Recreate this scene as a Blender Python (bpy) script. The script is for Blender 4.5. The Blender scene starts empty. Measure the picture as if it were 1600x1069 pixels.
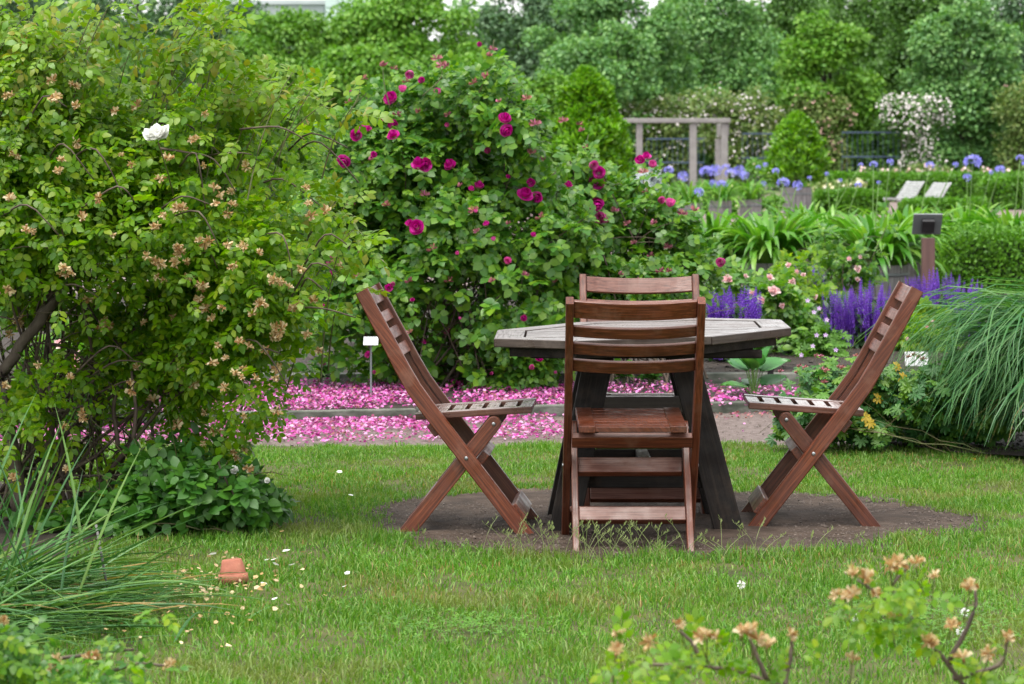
import bpy, math, random
import numpy as np
from mathutils import Vector, Matrix
random.seed(7)
RG = np.random.default_rng(11)
SC = bpy.context.scene
COL = SC.collection

# ------------------------------------------------------------------ camera, sky, sun, exposure
F = 4700.0          # focal length in pixels of the 1600 px wide photograph
HZ = 228.0          # row of the horizon
CH = 1.41           # camera height
cam_d = bpy.data.cameras.new("camera")
cam_d.sensor_width = 36.0
cam_d.lens = 36.0 * F / 1600.0
cam_d.shift_y = -(534.5 - HZ) / 1600.0
cam_d.clip_start = 0.1
cam_d.clip_end = 2000
cam_d.dof.use_dof = True
cam_d.dof.focus_distance = 11.0
cam_d.dof.aperture_fstop = 9.0
cam = bpy.data.objects.new("camera", cam_d)
cam.location = (0, 0, CH)
cam.rotation_euler = (math.radians(90), 0, 0)
COL.objects.link(cam)
SC.camera = cam

SUN_EL, SUN_AZ = 70.0, -150.0     # azimuth from +Y, clockwise; behind the camera to the left
world = bpy.data.worlds.new("World")
SC.world = world
world.use_nodes = True
wn, wl = world.node_tree.nodes, world.node_tree.links
wn.clear()
sky = wn.new("ShaderNodeTexSky")
sky.sky_type = 'NISHITA'
sky.sun_disc = False
sky.sun_elevation = math.radians(SUN_EL)
sky.sun_rotation = math.radians(SUN_AZ)
sky.dust_density = 2.0
sky.air_density = 1.0
sky.ozone_density = 1.0
hs = wn.new("ShaderNodeHueSaturation")
hs.inputs["Saturation"].default_value = 0.08     # a closed white cloud cover
hs.inputs["Value"].default_value = 1.2
bg = wn.new("ShaderNodeBackground")
bg.inputs["Strength"].default_value = 0.15
wo = wn.new("ShaderNodeOutputWorld")
wl.new(sky.outputs[0], hs.inputs["Color"])
wl.new(hs.outputs[0], bg.inputs["Color"])
wl.new(bg.outputs[0], wo.inputs[0])
sun_d = bpy.data.lights.new("sun", 'SUN')
sun_d.energy = 1.5
sun_d.angle = math.radians(35)
sun_d.color = (1.0, 0.95, 0.86)
sun = bpy.data.objects.new("sun", sun_d)
COL.objects.link(sun)
az, el = math.radians(SUN_AZ), math.radians(SUN_EL)
sdir = Vector((math.sin(az) * math.cos(el), math.cos(az) * math.cos(el), math.sin(el)))
sun.rotation_euler = sdir.to_track_quat('Z', 'Y').to_euler()
sun.location = (-3, -3, 12)
SC.view_settings.view_transform = 'Standard'
SC.view_settings.look = 'None'
SC.view_settings.gamma = 1.0
SC.view_settings.use_curve_mapping = False
SC.view_settings.exposure = 1.3
SC.render.engine = 'CYCLES'
cy = SC.cycles
cy.max_bounces = 8
cy.diffuse_bounces = 4
cy.glossy_bounces = 2
cy.transmission_bounces = 5
cy.transparent_max_bounces = 4
cy.caustics_reflective = False
cy.caustics_refractive = False
cy.use_denoising = True
cy.sample_clamp_indirect = 4.0

# ------------------------------------------------------------------ helpers
def S(d): return F / d
def WP(px, py, d):
    return np.array(((px - 800) * d / F, d, CH - (py - HZ) * d / F))
def GD(py): return F * CH / (py - HZ)       # distance of a ground point at row py

def tag(o, label=None, cat=None, group=None, kind=None):
    if label: o["label"] = label
    if cat: o["category"] = cat
    if group: o["group"] = group
    if kind: o["kind"] = kind
    return o

def thing(name, label, cat, loc=(0, 0, 0), group=None, rz=0.0):
    o = bpy.data.objects.new(name, None)
    o.empty_display_size = 0.1
    o.location = loc
    o.rotation_euler = (0, 0, rz)
    COL.objects.link(o)
    return tag(o, label, cat, group)

def link(name, mesh, parent=None, mat=None, matrix=None, label=None, kind=None):
    o = bpy.data.objects.new(name, mesh)
    if mat is not None and not mesh.materials:
        mesh.materials.append(mat)
    COL.objects.link(o)
    if parent is not None: o.parent = parent
    if matrix is not None: o.matrix_local = matrix
    return tag(o, label, None, None, kind)

def mesh_np(name, V, Fc, mat=None, smooth=False):
    """V (n,3), Fc (m,k) constant face size."""
    V = np.ascontiguousarray(V, dtype=np.float32)
    Fc = np.ascontiguousarray(Fc, dtype=np.int32)
    me = bpy.data.meshes.new(name)
    m, k = Fc.shape
    me.vertices.add(len(V)); me.vertices.foreach_set("co", V.ravel())
    me.loops.add(m * k); me.loops.foreach_set("vertex_index", Fc.ravel())
    me.polygons.add(m)
    me.polygons.foreach_set("loop_start", np.arange(0, m * k, k, dtype=np.int32))
    if smooth: me.polygons.foreach_set("use_smooth", np.ones(m, dtype=bool))
    me.update(calc_edges=True)
    if mat is not None: me.materials.append(mat)
    return me

class MB:
    def __init__(s): s.v = []; s.f = []
    def add(s, vs, fs):
        b = len(s.v)
        s.v += [tuple(map(float, p)) for p in vs]
        s.f += [tuple(b + i for i in f) for f in fs]
        return s
    def box(s, c, size, R=None):
        hx, hy, hz = size[0] / 2, size[1] / 2, size[2] / 2
        vs = [Vector((x * hx, y * hy, z * hz)) for z in (-1, 1) for y in (-1, 1) for x in (-1, 1)]
        if R is not None: vs = [R @ p for p in vs]
        vs = [p + Vector(c) for p in vs]
        return s.add(vs, [(0, 2, 3, 1), (4, 5, 7, 6), (0, 1, 5, 4), (2, 6, 7, 3), (0, 4, 6, 2), (1, 3, 7, 5)])
    def tube(s, path, rad, n=6, cap=True):
        path = [Vector(p) for p in path]
        if not hasattr(rad, '__len__'): rad = [rad] * len(path)
        rings = []; up = Vector((0, 0, 1))
        for i, p in enumerate(path):
            t = (path[min(i + 1, len(path) - 1)] - path[max(i - 1, 0)])
            t = t.normalized() if t.length > 1e-9 else Vector((0, 0, 1))
            a = t.cross(up if abs(t.z) < .95 else Vector((1, 0, 0))).normalized(); b = t.cross(a)
            rings.append([p + (a * math.cos(2 * math.pi * k / n) + b * math.sin(2 * math.pi * k / n)) * rad[i] for k in range(n)])
        vs = [q for r in rings for q in r]; fs = []
        for i in range(len(path) - 1):
            for k in range(n):
                k2 = (k + 1) % n
                fs.append((i * n + k, i * n + k2, (i + 1) * n + k2, (i + 1) * n + k))
        if cap:
            fs.append(tuple(range(n))[::-1]); fs.append(tuple((len(path) - 1) * n + k for k in range(n)))
        return s.add(vs, fs)
    def lathe(s, prof, n=20, c=(0, 0, 0)):
        vs = []; fs = []
        for r, z in prof:
            for k in range(n):
                a = 2 * math.pi * k / n
                vs.append((c[0] + r * math.cos(a), c[1] + r * math.sin(a), c[2] + z))
        for i in range(len(prof) - 1):
            for k in range(n):
                k2 = (k + 1) % n
                fs.append((i * n + k, i * n + k2, (i + 1) * n + k2, (i + 1) * n + k))
        return s.add(vs, fs)
    def prism(s, poly, t, fn):
        """poly 2D outline, thickness t from 0; fn(u, v, w) -> 3D"""
        n = len(poly)
        vs = [fn(u, v, 0) for u, v in poly] + [fn(u, v, t) for u, v in poly]
        fs = [tuple(range(n))[::-1], tuple(range(n, 2 * n))]
        fs += [(i, (i + 1) % n, n + (i + 1) % n, n + i) for i in range(n)]
        return s.add(vs, fs)
    def mesh(s, name, mat=None, smooth=False):
        me = bpy.data.meshes.new(name)
        me.from_pydata(s.v, [], s.f)
        import bmesh
        bm = bmesh.new(); bm.from_mesh(me)
        bmesh.ops.recalc_face_normals(bm, faces=bm.faces)
        bm.to_mesh(me); bm.free()
        if smooth:
            me.polygons.foreach_set("use_smooth", [True] * len(me.polygons))
        if mat is not None: me.materials.append(mat)
        return me

def bevel(o, w=0.003, seg=2):
    m = o.modifiers.new("bevel", 'BEVEL'); m.width = w; m.segments = seg
    m.limit_method = 'ANGLE'; m.angle_limit = math.radians(40)
    return o

# ------------------------------------------------------------------ materials
def new_mat(name):
    m = bpy.data.materials.new(name); m.use_nodes = True
    nt = m.node_tree; nt.nodes.clear()
    out = nt.nodes.new("ShaderNodeOutputMaterial")
    return m, nt, out

def ramp(nt, fac, stops):
    r = nt.nodes.new("ShaderNodeValToRGB")
    e = r.color_ramp.elements
    while len(e) > 1: e.remove(e[-1])
    e[0].position = stops[0][0]; e[0].color = (*stops[0][1], 1)
    for p, c in stops[1:]:
        x = e.new(p); x.color = (*c, 1)
    nt.links.new(fac, r.inputs[0])
    return r.outputs[0]

def math_node(nt, op, a, b=None):
    n = nt.nodes.new("ShaderNodeMath"); n.operation = op
    for i, x in enumerate((a, b)):
        if x is None: continue
        if isinstance(x, (int, float)): n.inputs[i].default_value = x
        else: nt.links.new(x, n.inputs[i])
    return n.outputs[0]

def mixc(nt, fac, a, b, mode='MIX'):
    n = nt.nodes.new("ShaderNodeMix"); n.data_type = 'RGBA'; n.blend_type = mode
    for sock, x in ((n.inputs[0], fac), (n.inputs[6], a), (n.inputs[7], b)):
        if isinstance(x, (int, float)): sock.default_value = x
        elif isinstance(x, tuple): sock.default_value = (*x, 1) if len(x) == 3 else x
        else: nt.links.new(x, sock)
    return n.outputs[2]

def noise(nt, coord, scale, detail=3, rough=.55, dist=0.0):
    n = nt.nodes.new("ShaderNodeTexNoise")
    n.inputs["Scale"].default_value = scale; n.inputs["Detail"].default_value = detail
    n.inputs["Roughness"].default_value = rough; n.inputs["Distortion"].default_value = dist
    if coord is not None: nt.links.new(coord, n.inputs["Vector"])
    return n.outputs[0]

def leaf_mat(name, cols, trans=.35, rough=.42, spec=.5, nscale=3.0, amt=.35, tint=(1.25, 1.35, .55), patch=None, sat=1.06):
    """cols: list of leaf colours picked at random per leaf"""
    m, nt, out = new_mat(name)
    g = nt.nodes.new("ShaderNodeNewGeometry"); oi = nt.nodes.new("ShaderNodeObjectInfo")
    rnd = math_node(nt, 'FRACT', math_node(nt, 'ADD', g.outputs["Random Per Island"], oi.outputs["Random"]))
    n = len(cols)
    c = ramp(nt, rnd, [(i / max(1, n - 1), cols[i]) for i in range(n)])
    nz = noise(nt, g.outputs["Position"], nscale, 2)
    v = math_node(nt, 'ADD', math_node(nt, 'MULTIPLY', nz, amt * 2), 1 - amt)
    if patch:
        pn = noise(nt, g.outputs["Position"], patch[3], 4, .6)
        c = mixc(nt, math_node(nt, 'MULTIPLY', ramp_f(nt, pn, patch[1], patch[2]), .55), c, patch[0])
    hv = nt.nodes.new("ShaderNodeHueSaturation")
    hv.inputs["Saturation"].default_value = sat
    nt.links.new(c, hv.inputs["Color"]); nt.links.new(v, hv.inputs["Value"])
    p = nt.nodes.new("ShaderNodeBsdfPrincipled")
    nt.links.new(hv.outputs[0], p.inputs["Base Color"])
    p.inputs["Roughness"].default_value = rough
    p.inputs["Specular IOR Level"].default_value = spec
    t = nt.nodes.new("ShaderNodeBsdfTranslucent")
    nt.links.new(mixc(nt, 1.0, hv.outputs[0], tint, 'MULTIPLY'), t.inputs["Color"])
    mx = nt.nodes.new("ShaderNodeMixShader"); mx.inputs[0].default_value = trans
    nt.links.new(p.outputs[0], mx.inputs[1]); nt.links.new(t.outputs[0], mx.inputs[2])
    nt.links.new(mx.outputs[0], out.inputs[0])
    return m

def plain_mat(name, cols, rough=.6, scale=20, bump=.0, spec=.5, metal=0, bscale=None, coord="Object", stretch=(1, 1, 1), detail=4):
    m, nt, out = new_mat(name)
    tc = nt.nodes.new("ShaderNodeTexCoord"); mp = nt.nodes.new("ShaderNodeMapping")
    mp.inputs["Scale"].default_value = stretch
    nt.links.new(tc.outputs[coord], mp.inputs[0])
    oi = nt.nodes.new("ShaderNodeObjectInfo")
    off = nt.nodes.new("ShaderNodeVectorMath"); off.operation = 'ADD'
    cmb = nt.nodes.new("ShaderNodeCombineXYZ")
    nt.links.new(math_node(nt, 'MULTIPLY', oi.outputs["Random"], 31.0), cmb.inputs[1])
    nt.links.new(mp.outputs[0], off.inputs[0]); nt.links.new(cmb.outputs[0], off.inputs[1])
    nz = noise(nt, off.outputs[0], scale, detail)
    n = len(cols)
    c = ramp(nt, nz, [(.28 + .44 * i / max(1, n - 1), cols[i]) for i in range(n)])
    p = nt.nodes.new("ShaderNodeBsdfPrincipled")
    nt.links.new(c, p.inputs["Base Color"])
    p.inputs["Roughness"].default_value = rough; p.inputs["Specular IOR Level"].default_value = spec
    p.inputs["Metallic"].default_value = metal
    if bump:
        b = nt.nodes.new("ShaderNodeBump"); b.inputs["Strength"].default_value = bump
        b.inputs["Distance"].default_value = .01
        nt.links.new(noise(nt, off.outputs[0], bscale or scale * 2, 4), b.inputs["Height"])
        nt.links.new(b.outputs[0], p.inputs["Normal"])
    nt.links.new(p.outputs[0], out.inputs[0])
    return m

def wood_mat(name, dark, mid, light, wear, rough=(.28, .6), wearamt=.5, topsheen=None, roty=0.0, spec=.5):
    m, nt, out = new_mat(name)
    tc = nt.nodes.new("ShaderNodeTexCoord"); oi = nt.nodes.new("ShaderNodeObjectInfo")
    cmb = nt.nodes.new("ShaderNodeCombineXYZ")
    nt.links.new(math_node(nt, 'MULTIPLY', oi.outputs["Random"], 17.0), cmb.inputs[0])
    nt.links.new(math_node(nt, 'MULTIPLY', oi.outputs["Random"], 5.0), cmb.inputs[2])
    off = nt.nodes.new("ShaderNodeVectorMath"); off.operation = 'ADD'
    nt.links.new(tc.outputs["Object"], off.inputs[0]); nt.links.new(cmb.outputs[0], off.inputs[1])
    m0 = nt.nodes.new("ShaderNodeMapping"); m0.inputs["Rotation"].default_value = (0, roty, 0)
    nt.links.new(off.outputs[0], m0.inputs[0])
    mp = nt.nodes.new("ShaderNodeMapping"); mp.inputs["Scale"].default_value = (2.0, 70, 70)
    nt.links.new(m0.outputs[0], mp.inputs[0])
    grain = noise(nt, mp.outputs[0], 2.2, 6, .65, .35)
    c = ramp(nt, grain, [(.28, dark), (.5, mid), (.72, light)])
    blot = noise(nt, off.outputs[0], 9, 5, .65)
    c = mixc(nt, math_node(nt, 'MULTIPLY', ramp_f(nt, blot, .5, .68), wearamt), c, wear)
    hv = nt.nodes.new("ShaderNodeHueSaturation"); nt.links.new(c, hv.inputs["Color"])
    nt.links.new(math_node(nt, 'ADD', math_node(nt, 'MULTIPLY', oi.outputs["Random"], .5), .75), hv.inputs["Value"])
    c = hv.outputs[0]
    if topsheen:  # pale sky sheen mixed into the colour of upward faces
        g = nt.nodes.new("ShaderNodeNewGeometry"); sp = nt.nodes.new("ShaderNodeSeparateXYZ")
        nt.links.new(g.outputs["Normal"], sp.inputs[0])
        k = math_node(nt, 'MULTIPLY', ramp_f(nt, sp.outputs[2], topsheen[2], topsheen[2] + .25), ramp_f(nt, grain, .30, .62))
        c = mixc(nt, math_node(nt, 'MULTIPLY', k, topsheen[1]), c, topsheen[0])
    p = nt.nodes.new("ShaderNodeBsdfPrincipled")
    nt.links.new(c, p.inputs["Base Color"])
    p.inputs["Specular IOR Level"].default_value = spec
    mr = nt.nodes.new("ShaderNodeMapRange")
    nt.links.new(noise(nt, off.outputs[0], 14, 4, .6), mr.inputs[0])
    mr.inputs[1].default_value = .35; mr.inputs[2].default_value = .65
    mr.inputs[3].default_value = rough[0]; mr.inputs[4].default_value = rough[1]
    nt.links.new(mr.outputs[0], p.inputs["Roughness"])
    b = nt.nodes.new("ShaderNodeBump"); b.inputs["Strength"].default_value = .35; b.inputs["Distance"].default_value = .002
    nt.links.new(grain, b.inputs["Height"]); nt.links.new(b.outputs[0], p.inputs["Normal"])
    nt.links.new(p.outputs[0], out.inputs[0])
    return m

def ramp_f(nt, fac, a, b):
    mr = nt.nodes.new("ShaderNodeMapRange"); mr.interpolation_type = 'SMOOTHSTEP'
    nt.links.new(fac, mr.inputs[0])
    mr.inputs[1].default_value = a; mr.inputs[2].default_value = b
    mr.inputs[3].default_value = 0; mr.inputs[4].default_value = 1
    return mr.outputs[0]

M = {}
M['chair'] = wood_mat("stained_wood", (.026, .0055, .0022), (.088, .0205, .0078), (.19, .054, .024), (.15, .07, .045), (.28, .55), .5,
                      ((.17, .10, .085), .55, .32))  # faces tilted upward are coloured paler, as if lit by the sky
M['seat'] = wood_mat('wet_seat_sheen_wood', (.030, .009, .006), (.085, .030, .020), (.16, .07, .05), (.15, .07, .045), (.16, .42), .4, ((.36, .31, .30), .85, .6))  # whitish sky reflection of the wet seat tops painted into the colour
_C = ((.026, .0055, .0022), (.088, .0205, .0078), (.19, .054, .024), (.15, .07, .045), (.28, .55), .5)
M['chair_bar'] = wood_mat("stained_wood_bar", *_C, None, math.radians(127.8))
M['chair_leg'] = wood_mat("stained_wood_leg", *_C, None, math.radians(51))
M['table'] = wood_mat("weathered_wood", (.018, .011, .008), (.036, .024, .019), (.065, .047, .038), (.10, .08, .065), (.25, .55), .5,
                      ((.25, .23, .225), .7, .75))  # sky reflection on the tabletop painted as a paler colour
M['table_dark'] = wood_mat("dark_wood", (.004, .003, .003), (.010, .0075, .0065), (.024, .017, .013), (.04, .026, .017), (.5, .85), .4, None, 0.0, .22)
M['steel'] = plain_mat("steel", [(.22, .23, .24), (.36, .37, .38)], .45, 40, metal=1)
M['kerb'] = plain_mat("kerb_stone", [(.03, .04, .028), (.09, .10, .08), (.17, .17, .15)], .8, 14, .6, .3, stretch=(.6, 1, 1))
M['terracotta'] = plain_mat("terracotta", [(.24, .075, .045), (.33, .115, .07), (.4, .17, .11)], .75, 22, .3)
M['white_paint'] = plain_mat("white_paint", [(.45, .46, .47), (.60, .61, .62)], .5, 9)
M['white_slat'] = plain_mat("white_slat_paint", [(.27, .28, .28), (.38, .39, .39)], .5, 9)
M['grey_wood'] = plain_mat("silvered_wood", [(.13, .12, .12), (.2, .19, .19), (.27, .25, .25)], .75, 30, .4, stretch=(1, 1, .12))
M['pergola'] = plain_mat("pergola_stone", [(.17, .16, .155), (.24, .23, .22)], .8, 6, .2)
M['sign_post'] = plain_mat("brown_post", [(.075, .035, .03), (.12, .06, .05)], .6, 25, .2, stretch=(1, 1, .1))
M['sign_panel'] = plain_mat("grey_panel", [(.12, .135, .14), (.17, .185, .19)], .5, 8)
M['dark'] = plain_mat("dark_plastic", [(.012, .012, .014), (.03, .03, .033)], .45, 12)
M['blue_paint'] = plain_mat("blue_paint", [(.03, .05, .09), (.05, .08, .14)], .5, 8)
M['building_pale'] = plain_mat("pale_green_cladding", [(.40, .52, .49), (.5, .62, .58)], .5, .3, coord="Object")
M['building_grey'] = plain_mat("grey_roofing", [(.38, .42, .43), (.5, .54, .55)], .6, .3)
M['stone'] = plain_mat("basin_stone", [(.2, .19, .18), (.36, .34, .32)], .8, 12, .5)
M['bark'] = plain_mat("bark", [(.03, .022, .016), (.075, .058, .045), (.13, .11, .09)], .85, 20, .7, .3, stretch=(1, 1, .25))
M['cane'] = plain_mat("rose_cane", [(.035, .022, .016), (.08, .055, .04), (.12, .10, .06)], .7, 18, .3)
M['twig'] = plain_mat("green_twig", [(.05, .075, .02), (.09, .10, .03), (.10, .06, .03)], .6, 6)
M['lawn'] = plain_mat("lawn_soil", [(.035, .04, .015), (.07, .075, .025), (.10, .09, .04)], .9, 5, .5, .2, coord="Object")
M['dirt'] = plain_mat("bare_dirt", [(.022, .014, .009), (.050, .033, .023), (.088, .062, .046)], .85, 9, 1.0, .3, bscale=60, detail=8)
M['soil'] = plain_mat("bed_soil", [(.012, .009, .007), (.028, .021, .016), (.05, .038, .03)], .85, 9, 1.0, .3, bscale=35, detail=8)
M['gravel'] = plain_mat("gravel_path", [(.075, .055, .05), (.13, .10, .09), (.20, .16, .15)], .85, 30, .6, .3, bscale=90, detail=8)
M['far_gravel'] = plain_mat("far_gravel", [(.15, .11, .10), (.2, .155, .145)], .85, .6, .2, .3)
M['earth'] = plain_mat("garden_ground", [(.04, .06, .02), (.07, .09, .03), (.10, .09, .05)], .95, .8)
M['pebble'] = plain_mat("pebbles", [(.035, .025, .019), (.078, .057, .046), (.15, .12, .10)], .7, 25)
M['clod'] = plain_mat("clods", [(.016, .012, .010), (.038, .03, .024), (.07, .056, .046)], .9, 25)

M['leftleaf'] = leaf_mat("rose_leaf_light", [(.07, .18, .010), (.13, .26, .014), (.18, .32, .020), (.09, .21, .03), (.26, .35, .03), (.15, .29, .025)], .55, .42)
M['lefttip'] = leaf_mat("rose_leaf_young", [(.13, .26, .02), (.19, .30, .025), (.10, .22, .02), (.25, .24, .035)], .45, .4)
M['pinkleaf'] = leaf_mat("rose_leaf_green", [(.04, .13, .020), (.065, .18, .026), (.10, .23, .026), (.16, .29, .03), (.07, .18, .04)], .40, .40)
M['darkleaf'] = leaf_mat("dark_broad_leaf", [(.035, .12, .02), (.055, .16, .025), (.09, .22, .03)], .38, .45)
M['geran'] = leaf_mat("geranium_leaf", [(.03, .11, .03), (.05, .15, .035), (.085, .20, .03), (.13, .24, .03)], .3, .5)
M['geran_y'] = leaf_mat("yellow_leaf", [(.4, .26, .03), (.45, .34, .06)], .35, .5)
M['hosta'] = leaf_mat("hosta_leaf", [(.045, .17, .05), (.07, .21, .06), (.10, .25, .06)], .3, .35, amt=.15)
M['strap'] = leaf_mat("agapanthus_leaf", [(.05, .17, .022), (.085, .23, .028), (.13, .30, .04), (.20, .34, .07)], .35, .33)
M['stem'] = leaf_mat("flower_stem", [(.12, .22, .06), (.16, .27, .08)], .2, .5)
M['blade'] = leaf_mat("fountain_grass_blade", [(.028, .11, .035), (.045, .15, .042), (.075, .19, .055), (.12, .23, .085)], .35, .4, amt=.25)
M['leek'] = leaf_mat("onion_blade", [(.035, .11, .035), (.055, .15, .045), (.085, .19, .05), (.13, .21, .045)], .2, .4)
M['dry'] = leaf_mat("dry_blade", [(.32, .22, .09), (.24, .15, .06), (.4, .3, .14)], .3, .6)
M['grass'] = leaf_mat("grass_blade", [(.05, .15, .014), (.075, .20, .018), (.10, .24, .024), (.14, .27, .04), (.22, .28, .08)], .4, .5, nscale=1.6, amt=.3, patch=((.22, .21, .075), .50, .68, 1.7))
M['seed'] = leaf_mat("seed_grass", [(.2, .26, .1), (.28, .32, .15)], .4, .6)
M['tree_a'] = leaf_mat("tree_leaf_bright", [(.07, .19, .02), (.10, .24, .026), (.14, .29, .04), (.17, .31, .045)], .3, .55, nscale=.5)
M['tree_b'] = leaf_mat("tree_leaf_maple", [(.06, .16, .045), (.10, .23, .07), (.15, .30, .095), (.21, .36, .12)], .3, .5, nscale=.5)
M['tree_c'] = leaf_mat("tree_leaf_dark", [(.045, .10, .045), (.07, .15, .065), (.11, .20, .095), (.16, .25, .14)], .25, .5, nscale=.5)
M['tree_d'] = leaf_mat("tree_leaf_deep", [(.045, .12, .02), (.07, .16, .028), (.10, .21, .035)], .3, .5, nscale=.5)
M['box'] = leaf_mat("clipped_box_leaf", [(.06, .17, .02), (.09, .22, .022), (.12, .27, .03)], .3, .5, nscale=2)
M['laurel'] = leaf_mat("laurel_leaf", [(.05, .15, .012), (.09, .23, .018), (.15, .32, .025), (.20, .38, .035)], .3, .35, nscale=2)
M['climb'] = leaf_mat("climber_leaf", [(.07, .14, .025), (.11, .18, .04), (.15, .22, .06), (.19, .22, .07)], .3, .55, nscale=1)
M['salv'] = leaf_mat("salvia_leaf", [(.03, .085, .03), (.05, .11, .045), (.07, .13, .05)], .3, .55)
M['purple'] = leaf_mat("salvia_flower", [(.14, .05, .40), (.20, .08, .50), (.27, .13, .58), (.10, .035, .28)], .2, .6, tint=(1.1, 1, 1.1))
M['blue'] = leaf_mat("agapanthus_flower", [(.22, .22, .66), (.30, .30, .74), (.40, .38, .80)], .3, .5, amt=.15, tint=(1, 1, 1.1))
M['magenta'] = leaf_mat("magenta_petal", [(.26, .006, .09), (.42, .012, .20), (.55, .03, .30), (.66, .09, .42)], .25, .5, nscale=9, amt=.3, tint=(1.1, .9, 1.1))
M['pinkpet'] = leaf_mat("pink_petal", [(.55, .06, .28), (.66, .13, .4), (.75, .25, .5)], .3, .5, tint=(1.05, 1, 1.05))
M['fallen'] = leaf_mat("fallen_petal", [(.30, .02, .16), (.44, .05, .28), (.55, .12, .40), (.62, .24, .50), (.66, .38, .56), (.22, .015, .10), (.24, .11, .07), (.45, .05, .30)], .2, .6, nscale=2, amt=.15, tint=(1, 1, 1))
M['palepink'] = leaf_mat("pale_pink_petal", [(.78, .42, .46), (.82, .6, .6), (.85, .74, .7)], .3, .5, amt=.1, tint=(1, 1, 1))
M['white'] = leaf_mat("white_petal", [(.78, .78, .74), (.85, .85, .82)], .3, .5, amt=.06, tint=(1, 1, 1))
M['dead'] = leaf_mat("withered_petal", [(.30, .15, .06), (.48, .33, .16), (.62, .50, .30), (.72, .63, .45)], .35, .7, amt=.2, tint=(1.1, 1, .8))
M['bud'] = leaf_mat("faded_bloom", [(.16, .05, .06), (.28, .09, .12), (.34, .16, .10), (.42, .12, .24)], .2, .6, tint=(1, 1, 1))
M['mauve'] = leaf_mat("mauve_petal", [(.5, .34, .62), (.6, .42, .68)], .3, .5, tint=(1, 1, 1))
M['litter'] = leaf_mat("dead_petals", [(.32, .2, .08), (.5, .36, .18), (.62, .5, .32), (.2, .12, .05)], .2, .7, tint=(1, 1, 1))
M['wblossom'] = leaf_mat("white_blossom", [(.74, .66, .68), (.8, .76, .76), (.7, .55, .6)], .2, .6, nscale=1, amt=.1, tint=(1, 1, 1))
M['pblossom'] = leaf_mat("pinkish_blossom", [(.5, .3, .25), (.6, .4, .36), (.45, .25, .2)], .2, .6, nscale=1, amt=.1, tint=(1, 1, 1))
M['yblossom'] = leaf_mat("yellow_blossom", [(.7, .66, .3), (.75, .72, .5), (.8, .78, .7)], .2, .6, nscale=1, amt=.1, tint=(1, 1, 1))
M['silver'] = leaf_mat("silver_leaf", [(.3, .36, .36), (.42, .48, .48)], .2, .6, tint=(1, 1, 1))
wm, nt, out = new_mat("water_spray")
p = nt.nodes.new("ShaderNodeBsdfPrincipled"); p.inputs["Base Color"].default_value = (.75, .82, .86, 1)
p.inputs["Roughness"].default_value = .15; p.inputs["Transmission Weight"].default_value = .4
nt.links.new(p.outputs[0], out.inputs[0]); M['water'] = wm

# ------------------------------------------------------------------ leaf shapes (x = along the leaf, z = up)
def T(vs, fs): return np.array(vs, float), np.array(fs, int)
def leaflet(w=.3, fold=.07, droop=.08):
    # 6 verts, 4 triangles; length 1
    return T([(0, 0, 0), (.42, -w, fold), (.45, 0, 0), (.42, w, fold), (.78, -w * .62, fold * .6 - droop * .5), (.78, w * .62, fold * .6 - droop * .5), (1, 0, -droop)],
             [(0, 1, 2), (0, 2, 3), (1, 4, 2), (3, 2, 5), (2, 4, 6), (2, 6, 5)])
def leaflet4(w=.3, fold=.04, droop=.08):
    return T([(0, 0, 0), (.38, -w, fold), (.42, w, fold), (.78, -w * .66, fold - droop * .6), (.78, w * .66, fold - droop * .6), (1, 0, -droop)],
             [(0, 1, 2), (1, 3, 4), (1, 4, 2), (3, 5, 4)])
def diamond(w=.35, fold=.08):
    return T([(0, 0, 0), (.5, -w, fold), (1, 0, -.05), (.5, w, fold)], [(0, 1, 2), (0, 2, 3)])
def merge(parts):
    V = []; Fs = []; b = 0
    for v, f in parts:
        V.append(v); Fs.append(f + b); b += len(v)
    return np.vstack(V), np.vstack(Fs)
def xf(t, R, s, o): return (t[0] * s) @ np.array(R).T + np.array(o), t[1]
def rot(ax, a): return np.array(Matrix.Rotation(a, 3, ax))
def compound(pairs=3, w=.27, seed=0, arch=.35, lf=None):
    lf = lf or leaflet4
    rr = random.Random(seed); P = []
    for i in range(pairs):
        x = .30 + i * .26
        z = -arch * x * x * .5
        for sg in (-1, 1):
            R = rot('Z', sg * math.radians(62 + rr.uniform(-12, 10))) @ rot('X', rr.uniform(-.45, .45)) @ rot('Y', rr.uniform(-.1, .35))
            P.append(xf(lf(w, .07, .1), R, .40 + rr.uniform(-.05, .05), (x, sg * .01, z)))
    x = .3 + (pairs - 1) * .26 + .06
    P.append(xf(lf(w, .07, .1), rot('Y', .3 + rr.uniform(-.2, .3)), .46, (x, 0, -arch * x * x * .5)))
    r = []
    for k in range(3):
        xx = k * x / 2; r += [(xx, -.008, -arch * xx * xx * .5 - .004), (xx, .008, -arch * xx * xx * .5 - .004)]
    P.append(T(r, [(0, 2, 1), (1, 2, 3), (2, 4, 3), (3, 4, 5)]))
    return merge(P)
COMP = [compound(3, .30, s) for s in range(4)]
COMP5 = [compound(2, .36, s + 9) for s in range(4)]
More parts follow.
